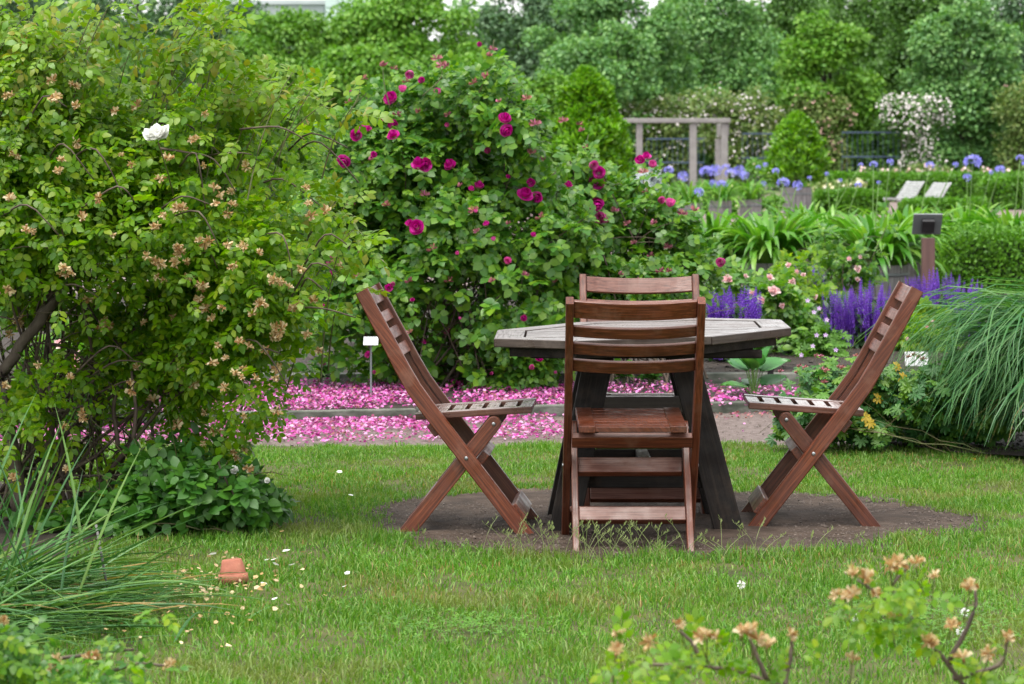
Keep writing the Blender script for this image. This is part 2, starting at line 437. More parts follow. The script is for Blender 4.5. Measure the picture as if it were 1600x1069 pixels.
def palmate(seed=0, lobes=7):
    rr = random.Random(seed); V = [(0, 0, .0)]; Fs = []
    n = lobes
    for i in range(n):
        a = math.radians(-125 + 250 * i / (n - 1)); r = .5 * (1 - .15 * abs(i - (n - 1) / 2) / n * 2) * rr.uniform(.9, 1.1)
        da = math.radians(250 / (n - 1) / 2)
        z = rr.uniform(-.09, .02)
        b = len(V)
        V += [(.28 * math.cos(a - da) , .28 * math.sin(a - da), .03),
              (r * .85 * math.cos(a - da * .55), r * .85 * math.sin(a - da * .55), z),
              (r * math.cos(a), r * math.sin(a), z - .03),
              (r * .85 * math.cos(a + da * .55), r * .85 * math.sin(a + da * .55), z),
              (.28 * math.cos(a + da), .28 * math.sin(a + da), .03)]
        Fs += [(0, b, b + 1), (0, b + 1, b + 2), (0, b + 2, b + 3), (0, b + 3, b + 4)]
    return T(V, Fs)
PALM = [palmate(s) for s in range(3)]
def ovate(w=.36, fold=.05, droop=.12, wav=.02):
    xs = [0, .12, .34, .6, .84, 1.0]; ws = [0, .62, 1, .88, .46, 0]; V = []; Fs = []
    for i, (x, q) in enumerate(zip(xs, ws)):
        z = -droop * x * x
        V += [(x, -w * q, z + fold * q + wav * math.sin(i * 2.3)), (x, 0, z), (x, w * q, z + fold * q + wav * math.sin(i * 2.9 + 1))]
    for i in range(5):
        for k in (0, 1):
            a = i * 3 + k
            if i == 0: Fs.append((1, a + 3, a + 4))
            elif i == 4: Fs.append((a, 16, a + 1))
            else: Fs += [(a, a + 3, a + 4), (a, a + 4, a + 1)]
    return T(V, Fs)
OVATE = ovate()
def lf_fine(w, f, d): return ovate(w * 1.05, f * .6, d)
COMPF = [compound(3, .30, s, lf=lf_fine) for s in range(4)]
COMP5F = [compound(2, .36, s + 9, lf=lf_fine) for s in range(4)]
RAG = T([(0, 0, 0), (.4, -.15, .1), (.55, .13, -.06), (1, -.09, .18), (.88, .16, -.08)], [(0, 1, 2), (1, 3, 2), (2, 3, 4)])

def frames(xd, nd):
    x = xd / np.linalg.norm(xd, axis=1, keepdims=True)
    z = nd - (nd * x).sum(1, keepdims=True) * x
    z /= np.maximum(np.linalg.norm(z, axis=1, keepdims=True), 1e-6)
    y = np.cross(z, x)
    return np.stack([x, y, z], axis=2)      # columns
def spread(tmpls, pos, xd, nd, size):
    """many copies of random templates as one vert/tri array"""
    n = len(pos); R = frames(xd, nd); size = np.broadcast_to(size, (n,))
    pick = RG.integers(0, len(tmpls), n); Vs = []; Fs = []; base = 0
    for k, (tv, tf) in enumerate(tmpls):
        ix = np.nonzero(pick == k)[0]
        if not len(ix): continue
        v = np.einsum('nij,vj->nvi', R[ix], tv) * size[ix][:, None, None] + pos[ix][:, None, :]
        f = tf[None] + (np.arange(len(ix)) * len(tv))[:, None, None] + base
        Vs.append(v.reshape(-1, 3)); Fs.append(f.reshape(-1, 3)); base += len(ix) * len(tv)
    return np.vstack(Vs), np.vstack(Fs)
def unit(n):
    v = RG.normal(size=(n, 3)); return v / np.linalg.norm(v, axis=1, keepdims=True)
def scatter(name, tmpls, pos, xd, nd, size, mat, parent=None, off=(0, 0, 0), kind=None):
    V, Fc = spread(tmpls, pos, xd, nd, size)
    return link(name, mesh_np(name, V - np.array(off), Fc, mat), parent, None, None, None, kind)

# ------------------------------------------------------------------ lumps that make up a bush: rows of (px, py, r_px)
def lumps(rows, d, depth=1.0, stag=.3, seed=0):
    rr = random.Random(seed); out = []
    for r in rows:
        px, py, rp = r[:3]; dens = r[3] if len(r) > 3 else 1.0
        rad = rp * d / F
        dd = d + rr.uniform(-stag, stag)
        c = WP(px, py, d); c[1] = dd
        c[0] = (px - 800) * dd / F; c[2] = CH - (py - HZ) * dd / F
        out.append((c, np.array((rad, rad * depth + .05, rad)), dens))
    return out
def in_lumps(L, n, shell=.45):
    w = np.array([(a[1][0] * a[1][2] * (a[1][1] ** .5)) * a[2] for a in L]); w = w / w.sum()
    ix = RG.choice(len(L), n, p=w)
    C = np.array([a[0] for a in L])[ix]; R = np.array([a[1] for a in L])[ix]
    u = unit(n); r = RG.random(n) ** (shell)
    r = r * (1 + .16 * RG.normal(size=n) * (r > .8))
    P = C + u * R * r[:, None]
    return P, u
def keep_above(P, z, *arrs):
    k = P[:, 2] > z
    return (P[k],) + tuple(a[k] for a in arrs)
def front(L, px, py, default):
    best = None
    for c, R, dn in L:
        cx = 800 + c[0] * F / c[1]; cyy = HZ + (CH - c[2]) * F / c[1]; rp = R[0] * F / c[1]
        q = ((px - cx) ** 2 + (py - cyy) ** 2) / (rp * rp)
        if q < 1:
            dd = c[1] - R[1] * math.sqrt(1 - q)
            best = dd if best is None else min(best, dd)
    return best if best is not None else default
def basis(x, z):
    x = Vector(x).normalized(); z = Vector(z); z = (z - x * z.dot(x)).normalized(); y = z.cross(x)
    m = Matrix(((x.x, y.x, z.x), (x.y, y.y, z.y), (x.z, y.z, z.z)))
    return m
def place(o_mesh, name, parent, pos, x, z, s, off, mat=None, label=None):
    m = Matrix.Translation(Vector(pos) - Vector(off)) @ basis(x, z).to_4x4() @ Matrix.Scale(s, 4)
    return link(name, o_mesh, parent, mat, m, label)
def bez(p0, p1, p2, n=6):
    p0, p1, p2 = map(Vector, (p0, p1, p2))
    return [p0 * (1 - t) ** 2 + p1 * 2 * t * (1 - t) + p2 * t * t for t in [i / n for i in range(n + 1)]]
def tubes_fast(paths, radii, n=4):
    """paths: list of arrays of points, radii: list of (r0, r1)"""
    mb = MB()
    for p, (r0, r1) in zip(paths, radii):
        m = len(p); mb.tube(p, [r0 + (r1 - r0) * i / (m - 1) for i in range(m)], n, cap=False)
    return mb

# ================================================================== GROUND
def sheet(name, poly, z, mat, label=None):
    me = bpy.data.meshes.new(name)
    me.from_pydata([(x, y, z) for x, y in poly], [], [tuple(range(len(poly)))])
    me.materials.append(mat)
    o = link(name, me); o["kind"] = "structure"
    if label: o["label"] = label
    return o
sheet("ground", [(-900, -60), (900, -60), (900, 1500), (-900, 1500)], 0, M['earth'])
sheet("far_gravel_path", [(-40, 25), (40, 25), (40, 88), (-40, 88)], .004, M['far_gravel'])
K1a, K1b = (-4.2, 14.62), (4.6, 16.58)        # line of the near kerb
def k1(x): return K1a[1] + (x - K1a[0]) * (K1b[1] - K1a[1]) / (K1b[0] - K1a[0])
def k2(x): return 17.72 + .02 * x
sheet("gravel_path", [(-9, 13.2), (9, 13.6), (9, 18.5), (-9, 18.5)], .008, M['gravel'])
lawn_edge = [(x, 14.05 + .03 * x + .05 * math.sin(3.1 * x) + .03 * math.sin(7.7 * x)) for x in np.linspace(-7, 7, 60)]
sheet("lawn", [(-7, 3.0), (7, 3.0)] + lawn_edge[::-1], .012, M['lawn'])
DC = (.545, 11.22); DR = (1.14, 1.03)
def dirt_r(a):
    return 1 + .05 * math.sin(3 * a + 1) + .035 * math.sin(7 * a + 2) + .02 * math.sin(13 * a)
dirt_poly = [(DC[0] + DR[0] * dirt_r(a) * math.cos(a), DC[1] + DR[1] * dirt_r(a) * math.sin(a)) for a in np.linspace(0, 2 * math.pi, 97)[:-1]]
def fbm(x, y, s=1.0, seed=0):
    r = np.random.default_rng(seed); v = np.zeros_like(x)
    for k in range(14):
        a = r.random() * 6.28; f = s * (1 + k * .9); v += np.sin(f * (x * np.cos(a) + y * np.sin(a)) + r.random() * 6.28) / (1 + k * .6)
    return v
# dirt patch: gently uneven mesh
V = []; Fc = []
nr, na = 26, 96
for i in range(nr + 1):
    for j in range(na):
        a = 2 * math.pi * j / na; r = i / nr * dirt_r(a) * (1.06 if i == nr else 1)
        V.append((DC[0] + DR[0] * r * math.cos(a), DC[1] + DR[1] * r * math.sin(a), 0))
V = np.array(V)
V[:, 2] = .020 + .004 * fbm(V[:, 0], V[:, 1], 3, 3); V[-na:, 2] = .0135
V[:, 2] = np.maximum(V[:, 2], .0135)
for i in range(nr):
    for j in range(na):
        j2 = (j + 1) % na; Fc.append((i * na + j, i * na + j2, (i + 1) * na + j2, (i + 1) * na + j))
o = link("bare_dirt_patch", mesh_np("bare_dirt_patch", V, np.array(Fc), M['dirt'], True)); o["kind"] = "structure"
# beds
bed_l = [(x, k1(x) + .05) for x in np.linspace(-6, 6.5, 20)] + [(6.5, 17.15), (-6, 17.3)]
sheet("rose_bed_soil", bed_l, .05, M['soil'])
sheet("back_bed_soil", [(-7, 17.85), (9, 17.95), (9, 27.5), (-7, 27.5)], .06, M['soil'])
right_bed = [(.8 + .95, 14.05), (2.0, 13.55), (2.5, 13.25), (3.4, 12.9), (5.5, 12.6), (6, 15.6), (3, 15.7), (1.6, 15.0)]
sheet("right_bed_soil", right_bed, .03, M['soil'])
sheet("left_bed_soil", [(-1.25, 10.9), (-1.5, 10.2), (-1.45, 9.4), (-1.35, 8.9), (-1.5, 8.2), (-4, 6.0), (-5, 13), (-2.2, 12.6), (-1.5, 11.7)], .018, M['soil'])
# kerbs: lengths of stone, each a piece
def kerb(p0, p1, h, w, base, label, L=.95):
    a, b = Vector((*p0, 0)), Vector((*p1, 0)); n = int((b - a).length / L); u = (b - a).normalized()
    root = thing("kerb", label, "kerb", (*((a + b) / 2).to_2d(), 0))
    mesh = MB().box((0, 0, 0), (L - .008, w, h)).mesh("kerb_stone", M['kerb'])
    for i in range(n):
        c = a + u * (i + .5) * L - Vector(root.location)
        m = Matrix.Translation((c.x, c.y + random.uniform(-.005, .005), base + h / 2 - .02 + random.uniform(-.004, .004))) @ Matrix.Rotation(math.atan2(u.y, u.x) + random.uniform(-.008, .008), 4, 'Z')
        bevel(link("kerb_stone", mesh, root, None, m), .006)
kerb(K1a, (4.0, k1(4.0)), .085, .07, .0, "low mossy grey kerb between the gravel strip and the petal strewn rose bed")
kerb((-1.8, 17.68), (5.6, 17.84), .095, .10, .0, "low pale grey kerb behind the hosta, edging the dark soil of the back bed")

# pebbles on dirt and gravel
def pebbles(name, P, smin, smax, mat):
    tv = np.array([(1, 0, 0), (0, 1, 0), (-1, 0, 0), (0, -1, 0), (0, 0, .7), (0, 0, -.4)], float) * .5
    tf = np.array([(0, 1, 4), (1, 2, 4), (2, 3, 4), (3, 0, 4)])
    n = len(P); a = RG.random(n) * 6.28
    xd = np.stack([np.cos(a), np.sin(a), RG.normal(size=n) * .2], 1)
    nd = np.stack([RG.normal(size=n) * .3, RG.normal(size=n) * .3, np.ones(n)], 1)
    o = scatter(name, [(tv, tf)], P, xd, nd, smin + (smax - smin) * RG.random(n) ** 3, mat)
    tag(o, None, None, None, "stuff"); return o
n = 15000; a = RG.random(n) * 6.283; r = RG.random(n) ** .5
rr_ = np.array([dirt_r(x) for x in a]) * r
P = np.stack([DC[0] + DR[0] * rr_ * np.cos(a), DC[1] + DR[1] * rr_ * np.sin(a), np.full(n, .022)], 1)
tag(pebbles("dirt_gravel", P, .003, .013, M['pebble']), "fine gravel and crumbs strewn over the bare dirt patch", "gravel")
P = np.stack([RG.uniform(-4, 4.5, 9000), RG.uniform(14.0, 17.7, 9000), np.full(9000, .012)], 1)
P = P[(P[:, 1] < k1(P[:, 0]) - .04) | (P[:, 1] > 17.25)]
tag(pebbles("path_gravel", P, .005, .018, M['pebble']), "fine gravel lying on the strip along the kerb", "gravel")
P = np.stack([RG.uniform(-3, 5, 7000), RG.uniform(17.9, 22, 7000), np.full(7000, .062)], 1)
tag(pebbles("soil_clods", P, .01, .045, M['clod']), "dark soil clods in the back flower bed", "soil")
P = np.stack([RG.uniform(1.7, 4.2, 3000), RG.uniform(13.0, 14.8, 3000), np.full(3000, .032)], 1)
P = P[P[:, 1] > 14.35 - .33 * P[:, 0]]
tag(pebbles("bed_clods", P, .008, .03, M['clod']), "dark crumbs of soil and bark under the geranium", "soil")

# ================================================================== LAWN GRASS
def in_left_bed(x, y):
    ed = np.interp(y, [6, 8.2, 8.9, 9.4, 10.2, 10.9, 11.7, 12.6], [-4, -1.5, -1.35, -1.45, -1.5, -1.25, -1.5, -2.2])
    return (x < ed) & (y < 12.6)
def grass(n, y0, y1, hmin, hmax, w, name, mat, mask=None, lean=.55):
    u = RG.random(n)
    y = np.sqrt(y0 * y0 + u * (y1 * y1 - y0 * y0))
    x = (RG.random(n) * 2 - 1) * (y * 800 / F + .45)
    # clumping
    g = fbm(x * 1.0, y * 1.0, 7, 5)
    keep = RG.random(n) < np.clip(.72 + .22 * g, .25, 1)
    ang = np.arctan2((y - DC[1]) / DR[1], (x - DC[0]) / DR[0]); rad = np.hypot((y - DC[1]) / DR[1], (x - DC[0]) / DR[0])
    rim = 1 + .05 * np.sin(3 * ang + 1) + .035 * np.sin(7 * ang + 2) + .02 * np.sin(13 * ang)
    edge = rim - .05 + .05 * fbm(x, y, 14, 8) * .5 + .05 * RG.random(n) ** 2 + .02 * fbm(x, y, 40, 18)
    keep &= rad > edge
    keep &= ~in_left_bed(x + .05 * fbm(x, y, 9, 2), y)
    ye = 14.05 + .03 * x + .05 * np.sin(3.1 * x) + .03 * np.sin(7.7 * x)
    keep &= y < ye + .03 * RG.normal(size=n)
    keep &= ~((x > 1.75) & (y > 14.15 - .28 * (x - 1.0) - .04 * RG.normal(size=n) + .03))
    if mask is not None: keep &= mask(x, y, rad)
    x, y, rad, g = x[keep], y[keep], rad[keep], g[keep]; n = len(x)
    h = (hmin + (hmax - hmin) * RG.random(n) ** 1.5) * np.clip(1 + .18 * g, .6, 1.5)
    h *= np.where(y > 12.4, .75, 1.0)
    a = RG.random(n) * 6.283; ln = np.abs(RG.normal(size=n)) * lean * h
    dx, dy = np.cos(a) * ln, np.sin(a) * ln
    b = RG.random(n) * 6.283; wx, wy = np.cos(b) * w / 2, np.sin(b) * w / 2 * .6
    z0 = .011
    v = np.zeros((n, 5, 3))
    v[:, 0] = np.stack([x - wx, y - wy, np.full(n, z0)], 1); v[:, 1] = np.stack([x + wx, y + wy, np.full(n, z0)], 1)
    v[:, 2] = np.stack([x - wx * .8 + dx * .35, y - wy * .8 + dy * .35, z0 + h * .6], 1)
    v[:, 3] = np.stack([x + wx * .8 + dx * .35, y + wy * .8 + dy * .35, z0 + h * .6], 1)
    v[:, 4] = np.stack([x + dx, y + dy, z0 + h * (1 - .25 * np.minimum(ln / h, 1.5))], 1)
    f = np.array([(0, 1, 3), (0, 3, 2), (2, 3, 4)])[None] + (np.arange(n) * 5)[:, None, None]
    o = link(name, mesh_np(name, v.reshape(-1, 3), f.reshape(-1, 3), mat))
    return tag(o, None, None, None, "stuff")
tag(grass(330000, 7.35, 14.2, .014, .040, .0040, "lawn_grass", M['grass'], None, .9), "short green grass of the lawn around the bare dirt patch", "grass")
tag(grass(24000, 7.35, 14.2, .015, .045, .0034, "dry_grass", M['dry'], lambda x, y, r: fbm(x, y, 2.2, 21) > .6), "straw coloured blades among the lawn grass", "grass")
# longer unmown blades at the near rim of the dirt patch
tag(grass(26000, 9.0, 10.8, .03, .06, .0034, "long_grass", M['grass'], lambda x, y, r: (r < 1.13) & (y < 10.75) & (np.abs(x - .35) < .95), .7),
    "longer unmown grass along the near rim of the dirt patch", "grass")
mb = MB(); rr = random.Random(5)
for i in range(75):
    x = rr.gauss(.36, .30); y = 10.13 + .25 * ((x - .57) ** 2) + rr.uniform(-.1, .10); h = rr.uniform(.07, .15)
    dx, dy = rr.uniform(-.09, .09), rr.uniform(-.05, .05)
    p = bez((x, y, .01), (x + dx * .2, y + dy * .2, h * .7), (x + dx, y + dy, h), 4)
    mb.tube(p, [.0011, .001, .0009, .0008, .0005], 3, False)
    for k in range(7):
        q = Vector(p[3]).lerp(p[4], k / 6); a = rr.uniform(0, 6.28); e = q + Vector((math.cos(a) * .009, math.sin(a) * .009, .008))
        mb.add([q, e + Vector((.0018, 0, 0)), e + Vector((0, 0, .006))], [(0, 1, 2)])
tag(link("seeding_grass", mb.mesh("seeding_grass", M['seed']), None, None, None, None, "stuff"), "pale seeding grass stalks in front of the near chair", "grass")
# clover
def clover(cx, cy, rx, ry, n, label):
    x = RG.normal(size=n) * rx + cx; y = RG.normal(size=n) * ry + cy
    tv = []; tf = []
    P_ = []
    for k in range(3):
        P_.append(xf(T([(0, 0, 0), (.5, -.3, .05), (.9, 0, 0), (.5, .3, .05)], [(0, 1, 2), (0, 2, 3)]), rot('Z', k * 2.094), 1, (0, 0, 0)))
    t = merge(P_); a = RG.random(n) * 6.28
    o = scatter("clover", [t], np.stack([x, y, RG.uniform(.03, .06, n)], 1), np.stack([np.cos(a), np.sin(a), np.zeros(n)], 1),
                np.stack([RG.normal(size=n) * .25, RG.normal(size=n) * .25 - .2, np.ones(n)], 1), RG.uniform(.008, .014, n), M['box'])
    tag(o, label, "clover", None, "stuff")
clover(1.18, 8.75, .16, .22, 900, "patch of white clover in the lawn behind the near blurred rose branch")
clover(-.15, 8.6, .12, .12, 350, "small patch of clover leaves low in the middle of the lawn")
def clover_head(px, py, label):
    d = GD(py + 6); c = WP(px, py, d); c[2] = .05
    n = 36; u = unit(n); P0 = c + u * .006
    o = scatter("clover_flower", [diamond(.3)], P0, u, np.cross(u, (0.3, .2, 1)), .009, M['white'])
    tag(o, label, "clover flower", "white clover flowers in the lawn")
for i, (px, py) in enumerate([(1158, 933), (1376, 974), (1508, 978), (1338, 986), (1501, 1008)]):
    clover_head(px, py, ["round white clover flower alone on open lawn in front of the dirt patch"][0] if i == 0 else
                ["", "small white clover flower at the left top of the clover patch", "small white clover flower at the right top of the clover patch", "small white clover flower low on the left of the clover patch", "small white clover flower low on the right of the clover patch"][i])

# ================================================================== FOLDING CHAIRS
def v2(a, b): return Vector((a, b))
U1 = v2(-.613, .790); N1 = v2(.790, .613)
FOOT = v2(.070, 0); BEND = FOOT + U1 * .660
TOPC = v2(-.520, .872); U2 = (TOPC - BEND).normalized(); N2 = v2(U2.y, -U2.x)
L1 = (BEND - FOOT).length; L2 = (TOPC - BEND).length
def bar_line():
    """centre line stations with normals and half widths"""
    st = []
    for i, s in enumerate([0, .12, .30, .42, .52, .58]):
        st.append((FOOT + U1 * s, N1, .0265 + .0015 * (s / .66)))
    for k in (.25, .5, .75):
        c = (FOOT + U1 * .60).lerp(BEND + U2 * .06, k); c = c.lerp(BEND, .45 * (1 - abs(k - .5) * 2))
        n = N1.lerp(N2, k).normalized(); st.append((c, n, .0280))
    for s in (.08, .16, .26, L2):
        st.append((BEND + U2 * s, N2, .0280 - .0040 * (s / L2)))
    return st
ST = bar_line()
def bar_mesh(side):
    st = []
    for i, q in enumerate(ST):
        if i == 4: st += [(*q, 0), (*q, .010)]
        elif i == 10: st += [(*q, .010), (*q, 0)]
        else: st.append((*q, .010 if 4 < i < 10 else 0))
    V = []; Fs = []; ch = .0035; m = 12
    for k, (c, n, w, g) in enumerate(st):
        cs = [(-w + ch, .248), (w - ch, .248), (w, .248 - ch), (w, .220 + ch), (w - ch, .220), (.14 * w, .220), (.14 * w, .220 + g), (-.10 * w, .220 + g), (-.10 * w, .220),
              (-w + ch, .220), (-w, .220 + ch), (-w, .248 - ch)]
        for q, y in cs:
            p = c + n * q
            if k == 0: p = p - U1 * (p.y / U1.y)
            V.append((p.x, side * y, p.y))
        if k:
            for j in range(m):
                j2 = (j + 1) % m; Fs.append(((k - 1) * m + j, (k - 1) * m + j2, k * m + j2, k * m + j))
    Fs.append(tuple(range(m))[::-1]); Fs.append(tuple((len(st) - 1) * m + j for j in range(m)))
    return MB().add(V, Fs).mesh("side_bar", M['chair_bar'])
def plank(a, b, w, t, wdir, mat, round_end=0):
    """a straight board from a to b (3D), width w along wdir, thickness t; local x runs along the grain"""
    a, b = Vector(a), Vector(b); L = (b - a).length
    x = (b - a).normalized(); y = Vector(wdir); y = (y - x * y.dot(x)).normalized(); z = x.cross(y)
    m = Matrix.Translation((a + b) / 2) @ Matrix(((x.x, y.x, z.x), (x.y, y.y, z.y), (x.z, y.z, z.z))).to_4x4()
    mb = MB()
    if round_end:
        poly = [(-L / 2, -w / 2)] + [(L / 2 - w / 2 + w / 2 * math.sin(k * math.pi / 10), -w / 2 * math.cos(k * math.pi / 10)) for k in range(11)] + [(-L / 2, w / 2)]
        mb.prism(poly, t, lambda u, v, q: (u, v, q - t / 2))
    else: mb.box((0, 0, 0), (L, w, t))
    return mb, m
def leg_plank(side):
    # short leg: flat cut at the ground, round at the top
    d = v2(.624, .781); n = v2(.781, -.624); w = .027
    foot = v2(-.142, .273) - d * (.273 / .781); top = v2(-.030, .393 + .02)
    c = v2(-.142, .273) + d * .155
    pts = []
    f0 = foot + n * w; f0 = f0 - d * (f0.y / d.y); f1 = foot - n * w; f1 = f1 - d * (f1.y / d.y)
    pts.append((f1.x, f1.y)); pts.append((f0.x, f0.y))
    for k in range(11):
        a = math.pi * k / 10
        q = c + n * (w * math.cos(a)) + d * (w * math.sin(a)); pts.append((q.x, q.y))
    mb = MB().prism(pts, .024, lambda u, v, q: (u, side * (.1945 + q), v))
    return mb.mesh("leg", M['chair_leg'])
def crossbar(c, wdir, w, t, half):
    x = Vector((0, 1, 0)); y = Vector((wdir[0], 0, wdir[1])).normalized(); z = x.cross(y)
    m = Matrix.Translation((c[0], 0, c[1])) @ Matrix(((x.x, y.x, z.x), (x.y, y.y, z.y), (x.z, y.z, z.z))).to_4x4()
    return MB().box((0, 0, 0), (2 * half, w, t)).mesh("stretcher", M['chair']), m
bars = {s: bar_mesh(s) for s in (-1, 1)}
legs = {s: leg_plank(s) for s in (-1, 1)}
def curved_slat(w):
    mb = MB(); n = 10; P = []
    for i in range(n + 1):
        y = -.2195 + .439 * i / n; q = -.020 * (1 - (y / .2195) ** 2)
        P += [(y, -w / 2, q - .0075), (y, w / 2, q - .0075), (y, w / 2, q + .0075), (y, -w / 2, q + .0075)]
    fs = []
    for i in range(n):
        for k in range(4):
            k2 = (k + 1) % 4; fs.append((4 * i + k, 4 * i + k2, 4 * i + 4 + k2, 4 * i + 4 + k))
    fs += [(3, 2, 1, 0), (4 * n, 4 * n + 1, 4 * n + 2, 4 * n + 3)]
    return mb.add(P, fs).mesh("back_slat", M['chair'])
slats = [(curved_slat(.066), .035), (curved_slat(.042), .122), (curved_slat(.044), .190), (curved_slat(.046), .258)]
seat_a, seat_b = v2(-.330, .428), v2(.090, .456)
sd = (seat_b - seat_a).normalized(); sn = v2(-sd.y, sd.x)
SLT = .045
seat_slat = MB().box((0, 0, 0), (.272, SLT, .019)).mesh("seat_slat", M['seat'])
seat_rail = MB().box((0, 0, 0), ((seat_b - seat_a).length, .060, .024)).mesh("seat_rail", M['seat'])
bolt = MB().lathe([(0, .002), (.005, .002), (.0072, .0005), (.0072, -.002)], 12).mesh("bolt", M['steel'], True)
def make_chair(loc, rz, label, seatmat=None):
    sl_, sr_ = seat_slat, seat_rail
    if seatmat:
        sl_, sr_ = seat_slat.copy(), seat_rail.copy(); sl_.materials[0] = seatmat; sr_.materials[0] = seatmat
    t = thing("folding_chair", label, "chair", loc, "folding chairs around the table", rz)
    t.scale = (1, .955, 1)
    for s in (-1, 1):
        link("side_bar", bars[s], t)
        bevel(link("leg", legs[s], t), .003)
        mm = Matrix.Translation((*((seat_a + seat_b) / 2 - sn * .012).to_tuple(), 0)) 
        c = (seat_a + seat_b) / 2 - sn * .012
        R = Matrix(((sd.x, 0, sn.x), (0, 1, 0), (sd.y, 0, sn.y))).to_4x4()
        bevel(link("seat_rail", sr_, t, None, Matrix.Translation((c.x, s * .1655, c.y)) @ R), .003)
        for c, yy in ((v2(-.142, .273), .2495), (v2(-.142, .273) + v2(.624, .781) * .155, .2200)):
            link("bolt", bolt, t, None, Matrix.Translation((c.x, s * yy, c.y)) @ Matrix.Rotation(-s * math.pi / 2, 4, 'X'))
    nS = 7; Ls = (seat_b - seat_a).length
    for i in range(nS):
        c = seat_a + sd * (SLT / 2 + .001 + i * (Ls - SLT - .002) / (nS - 1)) - sn * (.0115 + random.uniform(0, .0015))
        R = Matrix(((0, -sd.x, sn.x), (1, 0, 0), (0, -sd.y, sn.y))).to_4x4()
        bevel(link("seat_slat", sl_, t, None, Matrix.Translation((c.x, 0, c.y)) @ R), .0025)
    for me, s in slats:
        c = TOPC - U2 * s
        # x -> lateral, y -> along the bar, z -> normal (front)
        R = Matrix(((0, U2.x, N2.x), (1, 0, 0), (0, U2.y, N2.y))).to_4x4()
        bevel(link("back_slat", me, t, None, Matrix.Translation((c.x + N2.x * .004, 0, c.y + N2.y * .004)) @ R), .003)
    for c, wd, w, tt, half in (((-.092, .262), (.624, .781), .062, .030, .193),       # by the pivot, between the legs
                               ((-.285, .115), (.624, .781), .055, .026, .193),       # low on the legs
                               ((.044, .075), (-.613, .79), .066, .028, .219),        # low on the side bars
                               ((-.262, .372), (-.613, .79), .050, .026, .219)):      # under the back of the seat
        me, m = crossbar(c, wd, w, tt, half)
        bevel(link("stretcher", me, t, None, m), .003)
    return t
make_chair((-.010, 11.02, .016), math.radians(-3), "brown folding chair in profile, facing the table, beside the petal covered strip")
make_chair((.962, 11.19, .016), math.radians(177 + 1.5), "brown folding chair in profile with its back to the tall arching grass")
make_chair((.415, 10.72, .014), math.radians(90.5), "brown folding chair seen squarely from behind, standing nearest the lawn", M['chair_leg'])
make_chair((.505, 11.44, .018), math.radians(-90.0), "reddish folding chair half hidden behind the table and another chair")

# ================================================================== TABLE
tb = thing("garden_table", "dark weathered eight-sided wooden table standing between the four folding chairs", "table", (.485, 11.1, .016))
TH = .719
PO = [(-.55, -.45), (-.27, -.64), (.22, -.50), (.54, -.06), (.55, .45), (.27, .64), (-.22, .50), (-.54, .06)]
Tilt = Matrix.Translation((0, 0, TH)) @ Matrix.Rotation(math.radians(-.85), 4, 'Y')
def inset(poly, d):
    n = len(poly); out = []
    for i in range(n):
        p0, p1, p2 = (Vector(poly[(i + k) % n]) for k in (-1, 0, 1))
        e1 = (p1 - p0).normalized(); e2 = (p2 - p1).normalized()
        n1 = v2(-e1.y, e1.x); n2 = v2(-e2.y, e2.x); b = (n1 + n2).normalized()
        out.append(p1 + b * (d / max(.3, b.dot(n1))))
    return out
IN = inset(PO, .105)
for i in range(8):
    a, b, c, d_ = Vector(PO[i]), Vector(PO[(i + 1) % 8]), IN[(i + 1) % 8], IN[i]
    cen = (a + b + c + d_) / 4; u = (b - a).normalized(); w_ = v2(-u.y, u.x)
    q = [((p - cen).dot(u), (p - cen).dot(w_)) for p in (a, b, c, d_)]
    q = [(x * .994, y * .994) for x, y in q]
    mb = MB().prism(q, .030, lambda uu, vv, tt: (uu, vv, tt - .030))
    R = Matrix(((u.x, w_.x, 0), (u.y, w_.y, 0), (0, 0, 1))).to_4x4()
    bevel(link("border_board", mb.mesh("border_board", M['table']), tb, None, Tilt @ Matrix.Translation((cen.x, cen.y, random.uniform(-.001, .001))) @ R), .003)
# inner slats, running along x, clipped to the inner outline
IN2 = inset(PO, .112)
def xrange_at(y, poly):
    xs = []
    for i in range(len(poly)):
        a, b = poly[i], poly[(i + 1) % len(poly)]
        if (a[1] - y) * (b[1] - y) < 0: xs.append(a[0] + (b[0] - a[0]) * (y - a[1]) / (b[1] - a[1]))
    return (min(xs), max(xs)) if len(xs) >= 2 else None
ys = np.arange(min(p[1] for p in IN2) + .003, max(p[1] for p in IN2) - .02, .075)
for y in ys:
    y1 = min(y + .068, max(p[1] for p in IN2) - .003)
    samp = [y] + [p[1] for p in IN2 if y < p[1] < y1] + [y1]
    samp = sorted(samp); Lft = []; Rgt = []
    for s_ in samp:
        r_ = xrange_at(min(max(s_, ys[0] + 1e-4), y1 - 1e-4), IN2)
        if r_: Lft.append((r_[0], s_)); Rgt.append((r_[1], s_))
    poly = Rgt + Lft[::-1]
    if len(poly) < 4: continue
    poly = poly if True else poly
    mb = MB().prism(poly, .022, lambda uu, vv, tt: (uu, vv, tt - .024))
    bevel(link("table_slat", mb.mesh("table_slat", M['table']), tb, None, Tilt @ Matrix.Translation((0, 0, random.uniform(-.0015, .0005)))), .002)
